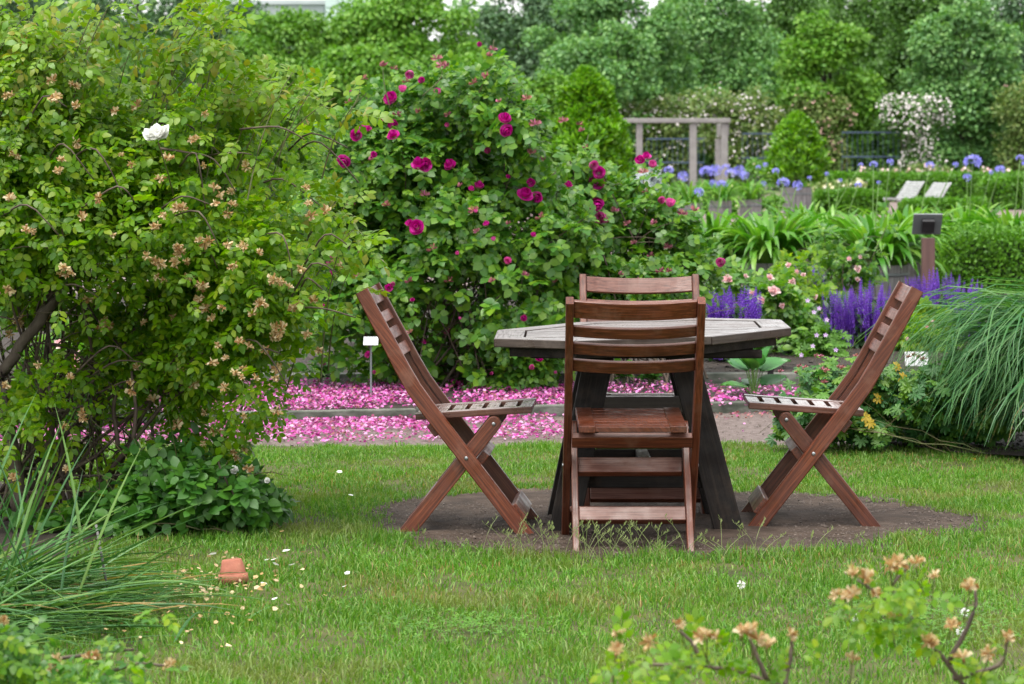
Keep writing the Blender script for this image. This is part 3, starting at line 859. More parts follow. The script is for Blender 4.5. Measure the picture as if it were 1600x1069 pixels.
# sub-frame
SF = inset(PO, .055); SF2 = inset(PO, .085)
for i in range(8):
    a, b = SF[i], SF[(i + 1) % 8]; c, d_ = SF2[(i + 1) % 8], SF2[i]
    mb = MB().prism([tuple(a), tuple(b), tuple(c), tuple(d_)], .034, lambda uu, vv, tt: (uu, vv, tt - .065))
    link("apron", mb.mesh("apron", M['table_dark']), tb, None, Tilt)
def tplank(name, a, b, w, t, wdir, mat=M['table_dark']):
    mb, m = plank(a, b, w, t, wdir, mat)
    return bevel(link(name, mb.mesh(name, mat), tb, None, m), .004)
fx = {-1: (-.300, -.165), 1: (.300, .130)}
for sx in (-1, 1):
    for sy in (-1, 1):
        xb, xt = fx[sx]
        mb = MB(); w = .054; t = .042
        yb, yt = sy * .24, sy * .20
        P = []
        for (x, y, z) in ((xb, yb, -.004), (xt, yt, .655)):
            P += [(x - w, y - t / 2, z), (x + w, y - t / 2, z), (x + w, y + t / 2, z), (x - w, y + t / 2, z)]
        mb.add(P, [(0, 1, 5, 4), (1, 2, 6, 5), (2, 3, 7, 6), (3, 0, 4, 7), (0, 3, 2, 1), (4, 5, 6, 7)])
        # rebuild so that the grain (local x) follows the leg
        ax = (Vector((xt, yt, .655)) - Vector((xb, yb, -.004))).normalized()
        R = basis(ax, (0, 1, 0)); Ri = R.inverted()
        cc = Vector(((xb + xt) / 2, (yb + yt) / 2, .33))
        mb.v = [tuple(Ri @ (Vector(p) - cc)) for p in mb.v]
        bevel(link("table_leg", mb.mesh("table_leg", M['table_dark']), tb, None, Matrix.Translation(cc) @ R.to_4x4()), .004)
for sy in (-1, 1):
    yy = sy * .195
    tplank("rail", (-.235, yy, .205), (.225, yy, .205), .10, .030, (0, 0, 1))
tplank("rail", (-.185, .172, .425), (.165, .172, .425), .062, .075, (0, 0, 1), M['table'])
tplank("centre_beam", (.0, -.178, .235), (.0, .178, .235), .045, .045, (0, 0, 1), M['table'])
for sy in (-1, 1): tplank("top_bearer", (-.42, sy * .20, .640), (.42, sy * .20, .640), .03, .045, (0, 0, 1))

# ================================================================== ROSE BUSH WITH CREAM DEAD BLOOMS (left)
def dead_bloom(seed):
    n = 24; r = np.random.default_rng(seed); u = r.normal(size=(n, 3)); u[:, 2] = np.abs(u[:, 2]) * .9 + .1; u /= np.linalg.norm(u, axis=1, keepdims=True)
    global RG
    keep = RG; RG = r
    V, Fs = spread([RAG], np.zeros((n, 3)), u, r.normal(size=(n, 3)), r.uniform(.35, .65, n)); RG = keep
    V2, F2 = (np.array([(0, 0, 0), (.12, 0, -.12), (-.06, .1, -.12), (-.06, -.1, -.12), (0, 0, -.5)]), np.array([(0, 1, 2), (0, 2, 3), (0, 3, 1), (1, 4, 2), (2, 4, 3), (3, 4, 1)]))
    return mesh_np("withered_bloom", *merge([(V, Fs), (V2, F2)]), M['dead'])
DEAD = [dead_bloom(s) for s in range(5)]
def rose_bloom(seed, mat, name="rose_bloom", rings=((3, .12, .95), (5, .22, .8), (6, .34, .6), (7, .46, .35))):
    rr = random.Random(seed); V = []; Fs = []
    for ri, (n, rad, cup) in enumerate(rings):
        for k in range(n):
            a0 = 2 * math.pi * k / n + ri * .5 + rr.uniform(-.15, .15); half = math.pi / n * 1.35
            b = len(V); R_ = rad * rr.uniform(.9, 1.12)
            for i in range(3):          # base, middle, rim
                t = i / 2
                for j in range(5):
                    s = (j - 2) / 2
                    a = a0 + half * s
                    r = R_ * (.35 + .65 * math.sin(t * math.pi / 2 * 1.15)) * (1 - .06 * abs(s))
                    z = cup * .55 * t ** 1.3 - .05 * s * s * t + (rr.uniform(-.03, .04) if i == 2 else 0) - .15 * (1 - cup)
                    if i == 2: r *= (1 + .12 * (1 - cup)); 
                    V.append((r * math.cos(a), r * math.sin(a), z))
            for i in range(2):
                for j in range(4):
                    p = b + i * 5 + j; Fs += [(p, p + 1, p + 6), (p, p + 6, p + 5)]
    return mesh_np(name, np.array(V), np.array(Fs), mat, True)
BLOOM = [rose_bloom(s, M['magenta']) for s in range(4)]
LBLOOM = [rose_bloom(s + 10, M['pinkpet'], rings=((3, .12, .9), (5, .24, .9), (6, .33, .85))) for s in range(2)]
PBLOOM = [rose_bloom(s + 20, M['palepink'], rings=((3, .14, .8), (5, .28, .6), (7, .42, .35))) for s in range(3)]
def ruffled(seed, mat, n=34, name="white_bloom"):
    r = np.random.default_rng(seed); a = r.uniform(0, 6.283, n); el = r.uniform(.05, 1.4, n)
    u = np.stack([np.cos(a) * np.cos(el), np.sin(a) * np.cos(el), np.sin(el)], 1)
    up = np.array((0, 0, 1.)) - u * u[:, 2:]; nd = up + r.normal(size=(n, 3)) * .35
    P = [xf(ovate(.46, .10, -.25, .07), np.array(basis(u[i], nd[i])), r.uniform(.40, .56) * (1 - .35 * (el[i] / 1.4)), u[i] * .04) for i in range(n)]
    return mesh_np(name, *merge(P), mat, True)
WBLOOM = [ruffled(s, M['white']) for s in range(2)]
PBLOOM = [ruffled(s + 5, M['palepink'], 26, "rose_bloom") for s in range(3)]
def faded(seed):
    r = np.random.default_rng(seed); n = 12; u = r.normal(size=(n, 3)); u[:, 2] = np.abs(u[:, 2]) + .2; u /= np.linalg.norm(u, axis=1, keepdims=True)
    global RG
    keep = RG; RG = r
    V, Fs = spread([RAG], np.zeros((n, 3)), u, r.normal(size=(n, 3)), r.uniform(.3, .5, n)); RG = keep
    return mesh_np("faded_bloom", V, Fs, M['bud'])
FADED = [faded(s) for s in range(3)]
# compound leaf meshes shared by single leaf parts
def tmesh(name, t, mat): return mesh_np(name, t[0], t[1], mat)
LEAF_L = [tmesh("rose_leaf", t, M['leftleaf']) for t in COMPF]
LEAF_T = [tmesh("rose_leaf", t, M['lefttip']) for t in COMP[:2]]
LEAF_P = [tmesh("rose_leaf", t, M['pinkleaf']) for t in COMP5F]

def bush_leaves(L, n, tmpls, smin, smax, mat, parent, off, name="foliage", up=.9, droop=.25, zmin=.05, shell=.45, gap=None):
    P, u = in_lumps(L, n, shell)
    P, u = keep_above(P, zmin, u)
    if gap is not None:
        q = fbm(P[:, 0] * 1.0 + P[:, 1] * .5, P[:, 2] + P[:, 1] * .4, gap[0], gap[2]) + .6 * fbm(P[:, 0] - P[:, 2], P[:, 1] + P[:, 2], gap[0] * 1.3, gap[2] + 1)
        k = (q > gap[1]) | (RG.random(len(P)) < .12)
        P, u = P[k], u[k]
    n = len(P)
    xd = u * .7 + unit(n) * .8; xd[:, 2] -= droop * .5
    nd = unit(n) * .5 + u * .4; nd[:, 2] += up; nd[:, 1] -= .35
    # leaves facing the open side tilt their faces outward
    return scatter(name, tmpls, P, xd, nd, RG.uniform(smin, smax, n), mat, parent, off, "stuff")
def bush_canes(L, base, n, r0, r1, parent, off, name="canes", mat=None, seed=1, spreadb=.25, twigs=3, sag=.3):
    rr = random.Random(seed); paths = []; rad = []
    w = [a[1][0] ** 2 for a in L]
    for i in range(n):
        c, R, dn = rr.choices(L, w)[0]
        tip = Vector(c) + Vector([rr.uniform(-.7, .7) * q for q in R])
        b = Vector(base) + Vector((rr.uniform(-1, 1) * spreadb, rr.uniform(-1, 1) * spreadb, 0))
        mid = b.lerp(tip, .5) + Vector((rr.uniform(-.12, .12), rr.uniform(-.12, .12), sag * rr.uniform(.2, 1) * (tip - b).length * .6))
        p = bez(b, mid, tip, 8); rs = rr.uniform(.6, 1.1) * r0
        # small kinks
        p = [q + Vector((rr.uniform(-1, 1), rr.uniform(-1, 1), rr.uniform(-1, 1))) * .012 if 0 < k < 8 else q for k, q in enumerate(p)]
        paths.append(p); rad.append((rs, r1))
        for k in range(twigs):
            s = p[rr.randint(3, 7)]; e = s + Vector((rr.gauss(0, .16), rr.gauss(0, .16), rr.gauss(.05, .14)))
            paths.append(bez(s, s.lerp(e, .5) + Vector((0, 0, .04)), e, 3)); rad.append((r1 * 1.1, r1 * .5))
    return link(name, tubes_fast(paths, rad, 5).mesh(name, mat or M['cane'], True), parent, None, Matrix.Translation(-Vector(off)), None, "stuff")
def px_branch(pts, d, r0, r1, name, parent, off, mat, n=7, seed=0):
    rr = random.Random(seed)
    P = [Vector(WP(x, y, dd if (dd := (q[0] if q else d)) else d)) for x, y, *q in pts]
    m = len(P); fine = []
    for i in range(m - 1):
        p0 = P[max(i - 1, 0)]; p1 = P[i]; p2 = P[i + 1]; p3 = P[min(i + 2, m - 1)]
        for k in range(4):
            t = k / 4
            fine.append(.5 * ((2 * p1) + (p2 - p0) * t + (2 * p0 - 5 * p1 + 4 * p2 - p3) * t * t + (3 * p1 - p0 - 3 * p2 + p3) * t ** 3))
    fine.append(P[-1])
    k_ = len(fine)
    fine = [q + Vector((rr.uniform(-1, 1), rr.uniform(-1, 1), rr.uniform(-1, 1))) * r0 * .25 for q in fine]
    mb = MB().tube(fine, [r0 + (r1 - r0) * i / (k_ - 1) for i in range(k_)], n)
    return link(name, mb.mesh(name, mat, True), parent, None, Matrix.Translation(-Vector(off)))

lb_off = np.array((-1.80, 11.35, 0))
lb = thing("rose_bush", "big arching rose bush full of withered cream blooms, with one white bloom near the top", "rose bush", tuple(lb_off))
rows = [(-40, 165, 80), (60, 190, 70, .9), (170, 198, 58, .8), (285, 202, 54, .8), (360, 210, 42, .7), (60, 215, 130), (200, 215, 120), (340, 235, 110),
        (440, 230, 62, .7), (455, 320, 62, .8), (380, 330, 100), (250, 340, 120), (100, 340, 130), (0, 350, 120), (400, 420, 110), (500, 405, 34, .5),
        (290, 440, 110), (180, 430, 90, .6), (60, 440, 80, .55), (450, 490, 60), (360, 530, 90), (260, 530, 80, .9), (170, 520, 60, .4),
        (60, 530, 60, .3), (440, 560, 55), (390, 610, 55), (330, 620, 60), (270, 610, 50, .8), (140, 590, 55, .35), (60, 620, 70, .4), (350, 690, 38, .9),
        (0, 690, 60, .6), (90, 700, 60, .4), (180, 690, 50, .4), (270, 700, 40, .4), (120, 760, 50, .35), (390, 760, 26, .5),
        (-120, 200, 130), (-120, 420, 130), (-110, 600, 100), (-200, 320, 120), (-200, 600, 110, .6)]
LL = lumps(rows, 11.15, 1.35, .38, 4)
bush_leaves(LL, 25000, COMP, .052, .092, M['leftleaf'], lb, lb_off, "foliage", .9, .2, .04, .55, (5, .0, 3))
top_rows = [(40, 40, 45, .5), (120, 50, 40, .5), (170, 20, 30, .5), (300, 20, 38, .5), (330, 60, 35), (250, 60, 40, .5), (100, 105, 42, .6), (30, 110, 40, .6), (190, 115, 40, .6), (280, 115, 36, .6), (350, 120, 30, .6), (390, 150, 38), (470, 150, 30, .5), (500, 160, 26, .5),
            (430, 130, 22, .6), (545, 165, 20, .4), (80, 90, 50), (560, 380, 26, .6), (550, 440, 24, .5), (530, 330, 30), (0, 20, 40, .5)]
LT = lumps(top_rows, 11.0, 1.2, .25, 8)
bush_leaves(LT, 560, COMP, .07, .11, M['lefttip'], lb, lb_off, "young_foliage", .9, .15, .04, .6)
bush_canes(LL, (-1.78, 11.35, 0), 46, .011, .003, lb, lb_off, seed=5, twigs=5)
rs_ = random.Random(19); pths = []
for c_, R_, dn_ in LT * 2:
    tip = Vector(c_) + Vector((rs_.uniform(-.05, .12), rs_.uniform(-.05, .05), R_[2] * rs_.uniform(.3, 1)))
    b0 = tip + Vector((rs_.uniform(-.28, -.08), rs_.uniform(-.1, .2), rs_.uniform(-.55, -.3)))
    pths.append(bez(b0, b0.lerp(tip, .5) + Vector((-.03, 0, .07)), tip, 6))
link("shoots", tubes_fast(pths, [(.0035, .0015)] * len(pths), 4).mesh("shoots", M['twig'], True), lb, None, Matrix.Translation(-Vector(lb_off)), None, "stuff")
for k in range(30):
    px, py = rs_.uniform(-10, 480), rs_.uniform(170, 640); dd = front(LL, px, py, None)
    if dd is None: continue
    p0 = (px, py, dd + .10); p3 = (px + rs_.uniform(40, 120), py + rs_.uniform(-60, 70), dd - .02)
    pm = ((p0[0] + p3[0]) / 2 + rs_.uniform(-15, 15), min(p0[1], p3[1]) - rs_.uniform(0, 25), dd - .06)
    px_branch([p0, pm, p3], dd, .0045, .0022, "branch", lb, lb_off, M['cane'], 5, k)
for k, (pts, r0, r1) in enumerate([
    ([(30, 800), (18, 690), (2, 600), (30, 540), (72, 490), (105, 440), (150, 395), (215, 340), (265, 300)], .030, .007),
    ([(20, 560), (55, 505), (80, 455), (70, 420), (20, 400)], .018, .005),
    ([(105, 440), (75, 415), (110, 420), (122, 440), (150, 498), (205, 562)], .008, .003),
    ([(75, 537), (110, 545), (150, 580), (185, 612)], .007, .003),
    ([(0, 737), (50, 732), (110, 742), (190, 742), (245, 722)], .007, .003),
    ([(40, 662), (95, 642), (150, 632)], .009, .004),
    ([(250, 232), (290, 238), (335, 250), (368, 300)], .005, .002),
    ([(62, 800), (75, 700), (85, 640), (60, 560)], .014, .007),
    ([(185, 700), (178, 640), (186, 600)], .010, .006), ([(240, 700), (236, 650), (232, 590)], .007, .005), ([(208, 690), (212, 640), (205, 580)], .009, .005),
    ([(338, 716), (352, 748), (380, 800)], .0045, .0025)]):
    px_branch(pts, 11.0 + .05 * (k % 5) - (.35 if k in (6, 11) else 0), r0, r1, "branch", lb, lb_off, M['bark'] if k < 6 else M['cane'], 7, k)
def single_leaves(L, n, meshes, smin, smax, parent, off, name="leaf", push=.02, seed=3, bounds=None, dflt=None):
    rr = random.Random(seed); w = [a[1][0] ** 2 * a[2] for a in L]; c_ = 0
    while c_ < n:
        c, R, dn = rr.choices(L, w)[0]
        cx = 800 + c[0] * F / c[1]; cyy = HZ + (CH - c[2]) * F / c[1]; rp = R[0] * F / c[1]
        px = cx + rr.uniform(-1, 1) * rp; py = cyy + rr.uniform(-1, 1) * rp
        if bounds and not bounds(px, py): continue
        dd = front(L, px, py, None)
        if dd is None: continue
        pos = WP(px, py, dd - push * rr.uniform(-1.5, 1))
        if pos[2] < .05: continue
        x = Vector((rr.gauss(0, .7), rr.gauss(-.35, .4), rr.gauss(-.15, .4))); z = Vector((rr.gauss(0, .35), rr.gauss(-.55, .35), .8))
        place(meshes[c_ % len(meshes)], name, parent, pos, x, z, rr.uniform(smin, smax), off)
        c_ += 1
single_leaves(LL, 300, LEAF_L, .065, .095, lb, lb_off, "leaf", .03, 3, lambda px, py: -20 < px < 600 and -20 < py < 800)
rr = random.Random(77)
spots = []
dead_px = [(262, 248), (112, 130), (40, 62), (120, 228), (206, 257), (92, 268), (155, 310), (128, 340), (300, 219), (317, 259), (250, 280), (384, 256),
           (275, 328), (247, 352), (362, 297), (478, 293), (335, 317), (355, 333), (486, 337), (285, 326), (255, 335), (380, 385), (279, 383), (356, 381),
           (277, 400), (178, 450), (255, 440), (318, 445), (312, 467), (435, 440), (460, 478), (412, 472), (330, 497), (272, 494), (405, 395), (170, 508),
           (214, 575), (205, 598), (285, 588), (331, 565), (303, 600), (350, 605), (340, 540), (388, 542), (400, 590), (380, 575), (352, 560), (480, 520),
           (380, 650), (320, 645), (277, 665), (318, 694), (365, 706), (382, 703), (388, 732), (402, 768), (388, 755), (16, 522), (30, 500), (62, 500),
           (490, 470), (470, 475), (130, 655), (100, 665), (20, 748), (205, 610), (225, 505), (427, 437), (441, 443), (452, 449), (395, 490), (240, 625),
           (60, 570), (10, 600), (95, 250), (15, 310), (20, 240), (180, 175), (190, 245), (470, 420), (430, 520), (110, 590), (50, 360), (320, 380), (230, 400),
           (498, 546), (430, 590), (415, 545), (15, 452), (88, 152), (120, 165), (82, 125), (215, 165), (10, 150)]
for _ in range(40): dead_px.append((rr.gauss(330, 120), rr.gauss(430, 130)))
for i, (px, py) in enumerate(dead_px):
    reps = 2 if rr.random() < .35 else 1
    for q in range(reps):
        x_, y_ = px + (rr.uniform(-10, 10) if q else 0), py + (rr.uniform(-8, 10) if q else 0)
        dd = front(LL, x_, y_, None if i >= len(dead_px) - 40 else 10.85)
        if dd is None: continue
        dd -= .11
        place(DEAD[rr.randrange(5)], "withered_bloom", lb, WP(x_, y_, dd), (1, rr.uniform(-.6, .6), rr.uniform(-.7, .7)),
              (rr.uniform(-.5, .5), rr.uniform(-1, -.1), rr.uniform(-.7, .9)), rr.uniform(.026, .046), lb_off)
place(WBLOOM[0], "white_bloom", lb, WP(246, 216, 10.35), (1, 0, .1), (-.1, -.42, .9), .112, lb_off, None, "open white bloom near the top")
px_branch([(275, 320, 10.75), (262, 270, 10.5), (247, 222, 10.36)], 10.5, .003, .002, "bloom_stem", lb, lb_off, M['twig'], 5, 3)
place(WBLOOM[1], "white_bloom", lb, WP(367, 736, 10.75), (1, 0, .1), (.1, -.8, .5), .038, lb_off, None, "small round white bloom hanging low")
place(WBLOOM[1], "white_bloom", lb, WP(418, 752, 10.72), (1, 0, .1), (.1, -.8, .5), .026, lb_off)

# ================================================================== MAGENTA ROSE BUSH (centre)
pb_off = np.array((-.42, 17.0, 0.05))
pb = thing("rose_bush", "tall rose bush with dark magenta blooms behind the left folding chair", "rose bush", tuple(pb_off))
rows = [(560, 215, 55), (620, 180, 55), (690, 165, 55), (760, 155, 50), (800, 195, 50), (545, 290, 60), (620, 270, 75), (700, 260, 80), (790, 270, 75), (860, 290, 50),
        (540, 380, 60), (620, 370, 80), (710, 370, 85), (800, 370, 80), (870, 370, 60), (540, 470, 55), (610, 470, 75), (700, 470, 85), (790, 470, 80), (860, 460, 60),
        (570, 560, 50), (640, 560, 60), (720, 555, 70), (800, 560, 60), (855, 540, 45), (520, 540, 35, .6), (600, 600, 28), (750, 605, 30), (690, 600, 28), (830, 600, 25),
        (770, 105, 22, .5), (640, 125, 24, .5), (700, 118, 25, .4), (560, 160, 20, .4), (900, 330, 40), (505, 330, 30, .6), (500, 420, 40), (500, 490, 40)]
LP = lumps(rows, 17.1, 1.15, .32, 12)
bush_leaves(LP, 16000, COMP5, .07, .115, M['pinkleaf'], pb, pb_off, "foliage", .85, .3, .1, .5, (4, -.5, 13))
bush_canes(LP, (-.42, 17.1, .05), 60, .010, .003, pb, pb_off, seed=15, twigs=4, spreadb=.35, sag=.15)
single_leaves(LP, 300, LEAF_P, .12, .16, pb, pb_off, "leaf", .04, 13)
for k, pts in enumerate([[(742, 160), (762, 110), (772, 62)], [(610, 170), (600, 130), (598, 105)], [(660, 150), (690, 120), (683, 95)], [(540, 190), (560, 150), (563, 122)]]):
    px_branch(pts, 16.7, .004, .002, "shoot", pb, pb_off, M['twig'], 5, k)
blooms = [(611, 154, 22), (641, 114, 19, 1), (628, 143, 17, 1), (684, 147, 16, 1), (557, 211, 18), (571, 202, 19), (615, 212, 19), (614, 193, 16), (538, 251, 21), (655, 259, 25),
          (664, 257, 20), (704, 259, 20), (789, 186, 20), (790, 203, 21), (820, 305, 24), (838, 308, 19), (652, 356, 23), (748, 291, 16), (792, 409, 16, 1),
          (640, 350, 14), (513, 411, 14), (518, 430, 12), (862, 552, 20), (804, 130, 13, 1), (763, 235, 14, 1), (545, 140, 10, 1),
          (700, 195, 10, 1), (830, 285, 13), (760, 350, 10), (520, 530, 14), (518, 400, 10), (833, 367, 9), (584, 242, 10)]
for _ in range(34):
    c_, R_, dn_ = rr.choice(LP)
    blooms.append((800 + c_[0] * F / c_[1] + rr.uniform(-40, 40), HZ + (CH - c_[2]) * F / c_[1] + rr.uniform(-40, 40), rr.uniform(6, 12)) + ((1,) if rr.random() < .4 else ()))
for i, b in enumerate(blooms):
    px, py, dp = b[:3]; lt = len(b) > 3
    dd = front(LP, px, py, 16.6) - .17
    place((LBLOOM if lt else BLOOM)[i % 2 if lt else i % 4], "rose_bloom", pb, WP(px, py, dd), (1, rr.uniform(-.4, .4), rr.uniform(-.5, .5)),
          (rr.uniform(-1.1, 1.1), rr.uniform(-1, -.3), rr.uniform(-.4, 1.2)), dp * dd / F * 1.15, pb_off, None, "light pink half open bloom" if lt else None)
fad = [(568, 124), (683, 93), (600, 102), (635, 128), (690, 103), (598, 104), (615, 108), (697, 104), (719, 186), (545, 160), (823, 155), (760, 120), (741, 130), (770, 78), (580, 250),
       (744, 232), (700, 180), (655, 175), (620, 180), (836, 195), (780, 160), (675, 390), (740, 330), (770, 440), (640, 440), (560, 430), (870, 440), (700, 440), (745, 362), (795, 350), (590, 500), (830, 240), (850, 250), (550, 320),
       (820, 430), (720, 290), (845, 340), (663, 305), (605, 322), (700, 520), (640, 520), (765, 88)]
for i, (px, py) in enumerate(fad):
    dd = front(LP, px, py, 16.65) - .14
    place(FADED[i % 3], "faded_bloom", pb, WP(px, py, dd), (1, rr.uniform(-.4, .4), rr.uniform(-.5, .5)), (rr.uniform(-.5, .5), -.4, .8), rr.uniform(.05, .085), pb_off)

# second, lower magenta bush to the right
qb_off = np.array((.85, 17.3, .05))
qb = thing("rose_bush", "lower spreading rose bush with bright pink blooms, just left of the agapanthus tubs", "rose bush", tuple(qb_off))
rows = [(900, 330, 50), (950, 320, 45), (1000, 330, 40, .8), (1045, 345, 34, .8), (900, 400, 60), (960, 390, 60), (1020, 390, 52), (1080, 385, 36, .8), (900, 460, 60), (960, 450, 60), (1030, 445, 50),
        (1085, 440, 34, .8), (930, 290, 30, .8), (920, 255, 22, .5), (1010, 280, 25, .4), (1110, 405, 22, .5), (890, 270, 35), (880, 520, 40), (940, 500, 40)]
LQ = lumps(rows, 17.7, 1.1, .25, 21)
bush_leaves(LQ, 8000, COMP5, .065, .11, M['pinkleaf'], qb, qb_off, "foliage", .85, .2, .1, .5, (4, -.4, 23))
bush_canes(LQ, (.85, 17.4, .05), 34, .008, .003, qb, qb_off, seed=25, twigs=4, spreadb=.3, sag=.1)
single_leaves(LQ, 150, LEAF_P, .11, .15, qb, qb_off, "leaf", .04, 14, lambda px, py: py < 470)
for i, b in enumerate([(934, 283, 20), (936, 270, 16), (925, 258, 17, 1), (931, 318, 20), (940, 340, 21, 1), (941, 345, 18), (1010, 245, 12), (1017, 259, 14, 1), (1032, 313, 13, 1), (1046, 322, 17, 1),
                       (1128, 409, 17, 1), (888, 290, 11), (919, 369, 10), (850, 410, 11), (1000, 250, 12)]):
    px, py, dp = b[:3]; lt = len(b) > 3; dd = front(LQ, px, py, 17.3) - .16
    place((LBLOOM if lt else BLOOM)[i % 2 if lt else i % 4], "rose_bloom", qb, WP(px, py, dd), (1, rr.uniform(-.4, .4), rr.uniform(-.5, .5)),
          (rr.uniform(-1.1, 1.1), rr.uniform(-1, -.3), rr.uniform(-.4, 1.2)), dp * dd / F * 1.4, qb_off)
for i, (px, py) in enumerate([(905, 195), (880, 190), (910, 205), (930, 330), (1005, 270), (1023, 350), (1008, 300), (1065, 335), (1085, 330), (1017, 400), (1043, 387), (1046, 425), (1032, 425), (990, 380), (970, 430), (900, 420), (960, 330), (1000, 440), (915, 230), (980, 350)]):
    dd = front(LQ, px, py, 17.4) - .14
    place(FADED[i % 3], "faded_bloom", qb, WP(px, py, dd), (1, rr.uniform(-.4, .4), rr.uniform(-.5, .5)), (rr.uniform(-.5, .5), -.4, .8), rr.uniform(.05, .08), qb_off)

# fallen petals
PET = [T([(0, 0, 0), (.4, -.4, .12), (.95, -.25, .2), (1, .2, .15), (.45, .4, .1), (.5, 0, 0)], [(0, 1, 5), (1, 2, 5), (2, 3, 5), (3, 4, 5), (4, 0, 5)]),
       T([(0, 0, 0), (.4, -.35, -.02), (.9, -.3, .1), (.9, .3, .02), (.4, .35, .1), (.5, 0, .07)], [(0, 1, 5), (1, 2, 5), (2, 3, 5), (3, 4, 5), (4, 0, 5)])]
def petals(name, x, y, z, smin, smax, mat, label, cat="petals"):
    n = len(x); a = RG.random(n) * 6.28
    o = scatter(name, PET, np.stack([x, y, z], 1), np.stack([np.cos(a), np.sin(a), RG.normal(size=n) * .25], 1),
                np.stack([RG.normal(size=n) * .7, RG.normal(size=n) * .7 - .15, np.ones(n)], 1), RG.uniform(smin, smax, n), mat)
    return tag(o, label, cat, None, "stuff")
n = 30000
x = RG.uniform(-2.6, 1.4, n); y = RG.uniform(15.2, 17.25, n)
k = (y > k1(x) + .06) & (RG.random(n) < np.where(x > .45, .30, 1.0) * np.clip(.85 + .5 * fbm(x, y, 5, 4), 0.08, 1)) & (RG.random(n) < np.clip((17.5 - y) / .5, 0, 1))
x, y = x[k], y[k]
petals("fallen_rose_petals", x, y, .055 + RG.random(len(x)) * .025, .008, .024, M['fallen'], "carpet of fallen magenta petals on the bed under the tall rose bush")
n = 23000
x = RG.uniform(-2.6, 1.6, n); u = RG.random(n); y = k1(x) - .05 - 1.2 * u ** 1.25
k = (RG.random(n) < np.clip(1.0 - .45 * u, 0, 1) * np.clip(.9 + .5 * fbm(x, y, 6, 9), .04, 1)) & (RG.random(n) < np.clip((.42 - x) / .35, .012, 1)) & (y > 14.12)
x, y = x[k], y[k]
petals("fallen_path_petals", x, y, .014 + RG.random(len(x)) * .016, .008, .024, M['fallen'], "pink petals strewn over the gravel strip in front of the kerb")
n = 500
x = RG.uniform(.9, 2.0, n); y = RG.uniform(15.7, 17.0, n); y = y
petals("sparse_rose_petals", x, y, np.full(n, .058), .02, .04, M['fallen'], "thinly scattered pink petals around the hosta")
n = 260
x = RG.uniform(1.0, 2.0, n); y = k1(x) - .06 - .35 * RG.random(n) ** 2
petals("dry_petals", x, y, np.full(n, .014), .008, .02, M['bud'], "dry brown petals along the kerb below the hosta")
n = 260
x = -.98 + RG.normal(size=n) * .15; y = 9.3 + RG.normal(size=n) * .42
k = (x < -.55)
petals("pale_petal_litter", x[k], y[k], .03 + RG.random(k.sum()) * .025, .010, .022, M['litter'], "brown and cream dead petals littering the lawn edge around the clay pot")
WPET = mesh_np("fallen_petal", PET[0][0], PET[0][1], M['white'])
for i, (px, py, s, lab) in enumerate([(535, 755, .026, "white petal on the lawn left of the left chair, the upper of two"), (551, 793, .026, "white petal on the lawn just off the left end of the dirt patch"),
        (546, 919, .024, "white petal on open lawn below the left chair"), (424, 897, .028, "white petal lying near the right of the clay pot, farthest from the camera"), (412, 897, .022, "small white petal just right of the clay pot"), (441, 883, .030, "largest white petal well right of the clay pot on the grass"), (450, 905, .024, "small cream petal among brown ones right of the clay pot"), (428, 903, .030, "white petal right of the clay pot, beside a slightly farther twin"),
        (427, 961, .024, "small white petal nearer the camera than the clay pot"), (325, 888, .028, "white petal by the tubular leaves left of the clay pot"), (418, 935, .022, "small pale petal below and right of the clay pot"), (450, 968, .02, "small cream petal alone to the lower right of the clay pot"), (535, 940, .022, "dull cream petal on the lawn below a white one")]):
    c = WP(px, py, GD(py)); c[2] = .045
    o = link("fallen_petal", WPET); o.matrix_world = Matrix.Translation(c) @ Matrix.Rotation(rr.uniform(0, 6), 4, 'Z') @ Matrix.Rotation(rr.uniform(-.5, .1), 4, 'X') @ Matrix.Scale(s, 4)
    tag(o, lab or "cream white fallen petal on the grass near the clay pot", "petal", "white petals fallen on the lawn")

# ================================================================== LEFT FOREGROUND
# dark green broad leaved plant
gb_off = np.array((-.98, 10.95, .02))
gb = thing("leafy_plant", "low mound of dark green broad leaves under the arching rose bush", "plant", tuple(gb_off))
rows = [(300, 760, 50), (370, 770, 46), (410, 790, 34), (340, 810, 40), (260, 780, 50), (210, 800, 50), (400, 820, 26), (290, 715, 40, .7), (230, 740, 40, .7), (160, 810, 45), (440, 790, 16), (300, 830, 35), (110, 830, 40), (60, 850, 50), (0, 860, 50)]
LG = lumps(rows, 10.95, 1.3, .15, 31)
bush_leaves(LG, 5200, [OVATE, ovate(.4, .03, .25)], .030, .055, M['darkleaf'], gb, gb_off, "foliage", 1.0, .35, .03, .5)
OVM = [tmesh("leaf", OVATE, M['darkleaf']), tmesh("leaf", ovate(.42, .06, .2, .03), M['darkleaf'])]
single_leaves(LG, 280, OVM, .034, .058, gb, gb_off, "leaf", .03, 17)
bush_canes(LG, (-1.05, 10.95, .02), 26, .004, .002, gb, gb_off, "stalks", M['twig'], seed=9, twigs=2, spreadb=.2, sag=.05)

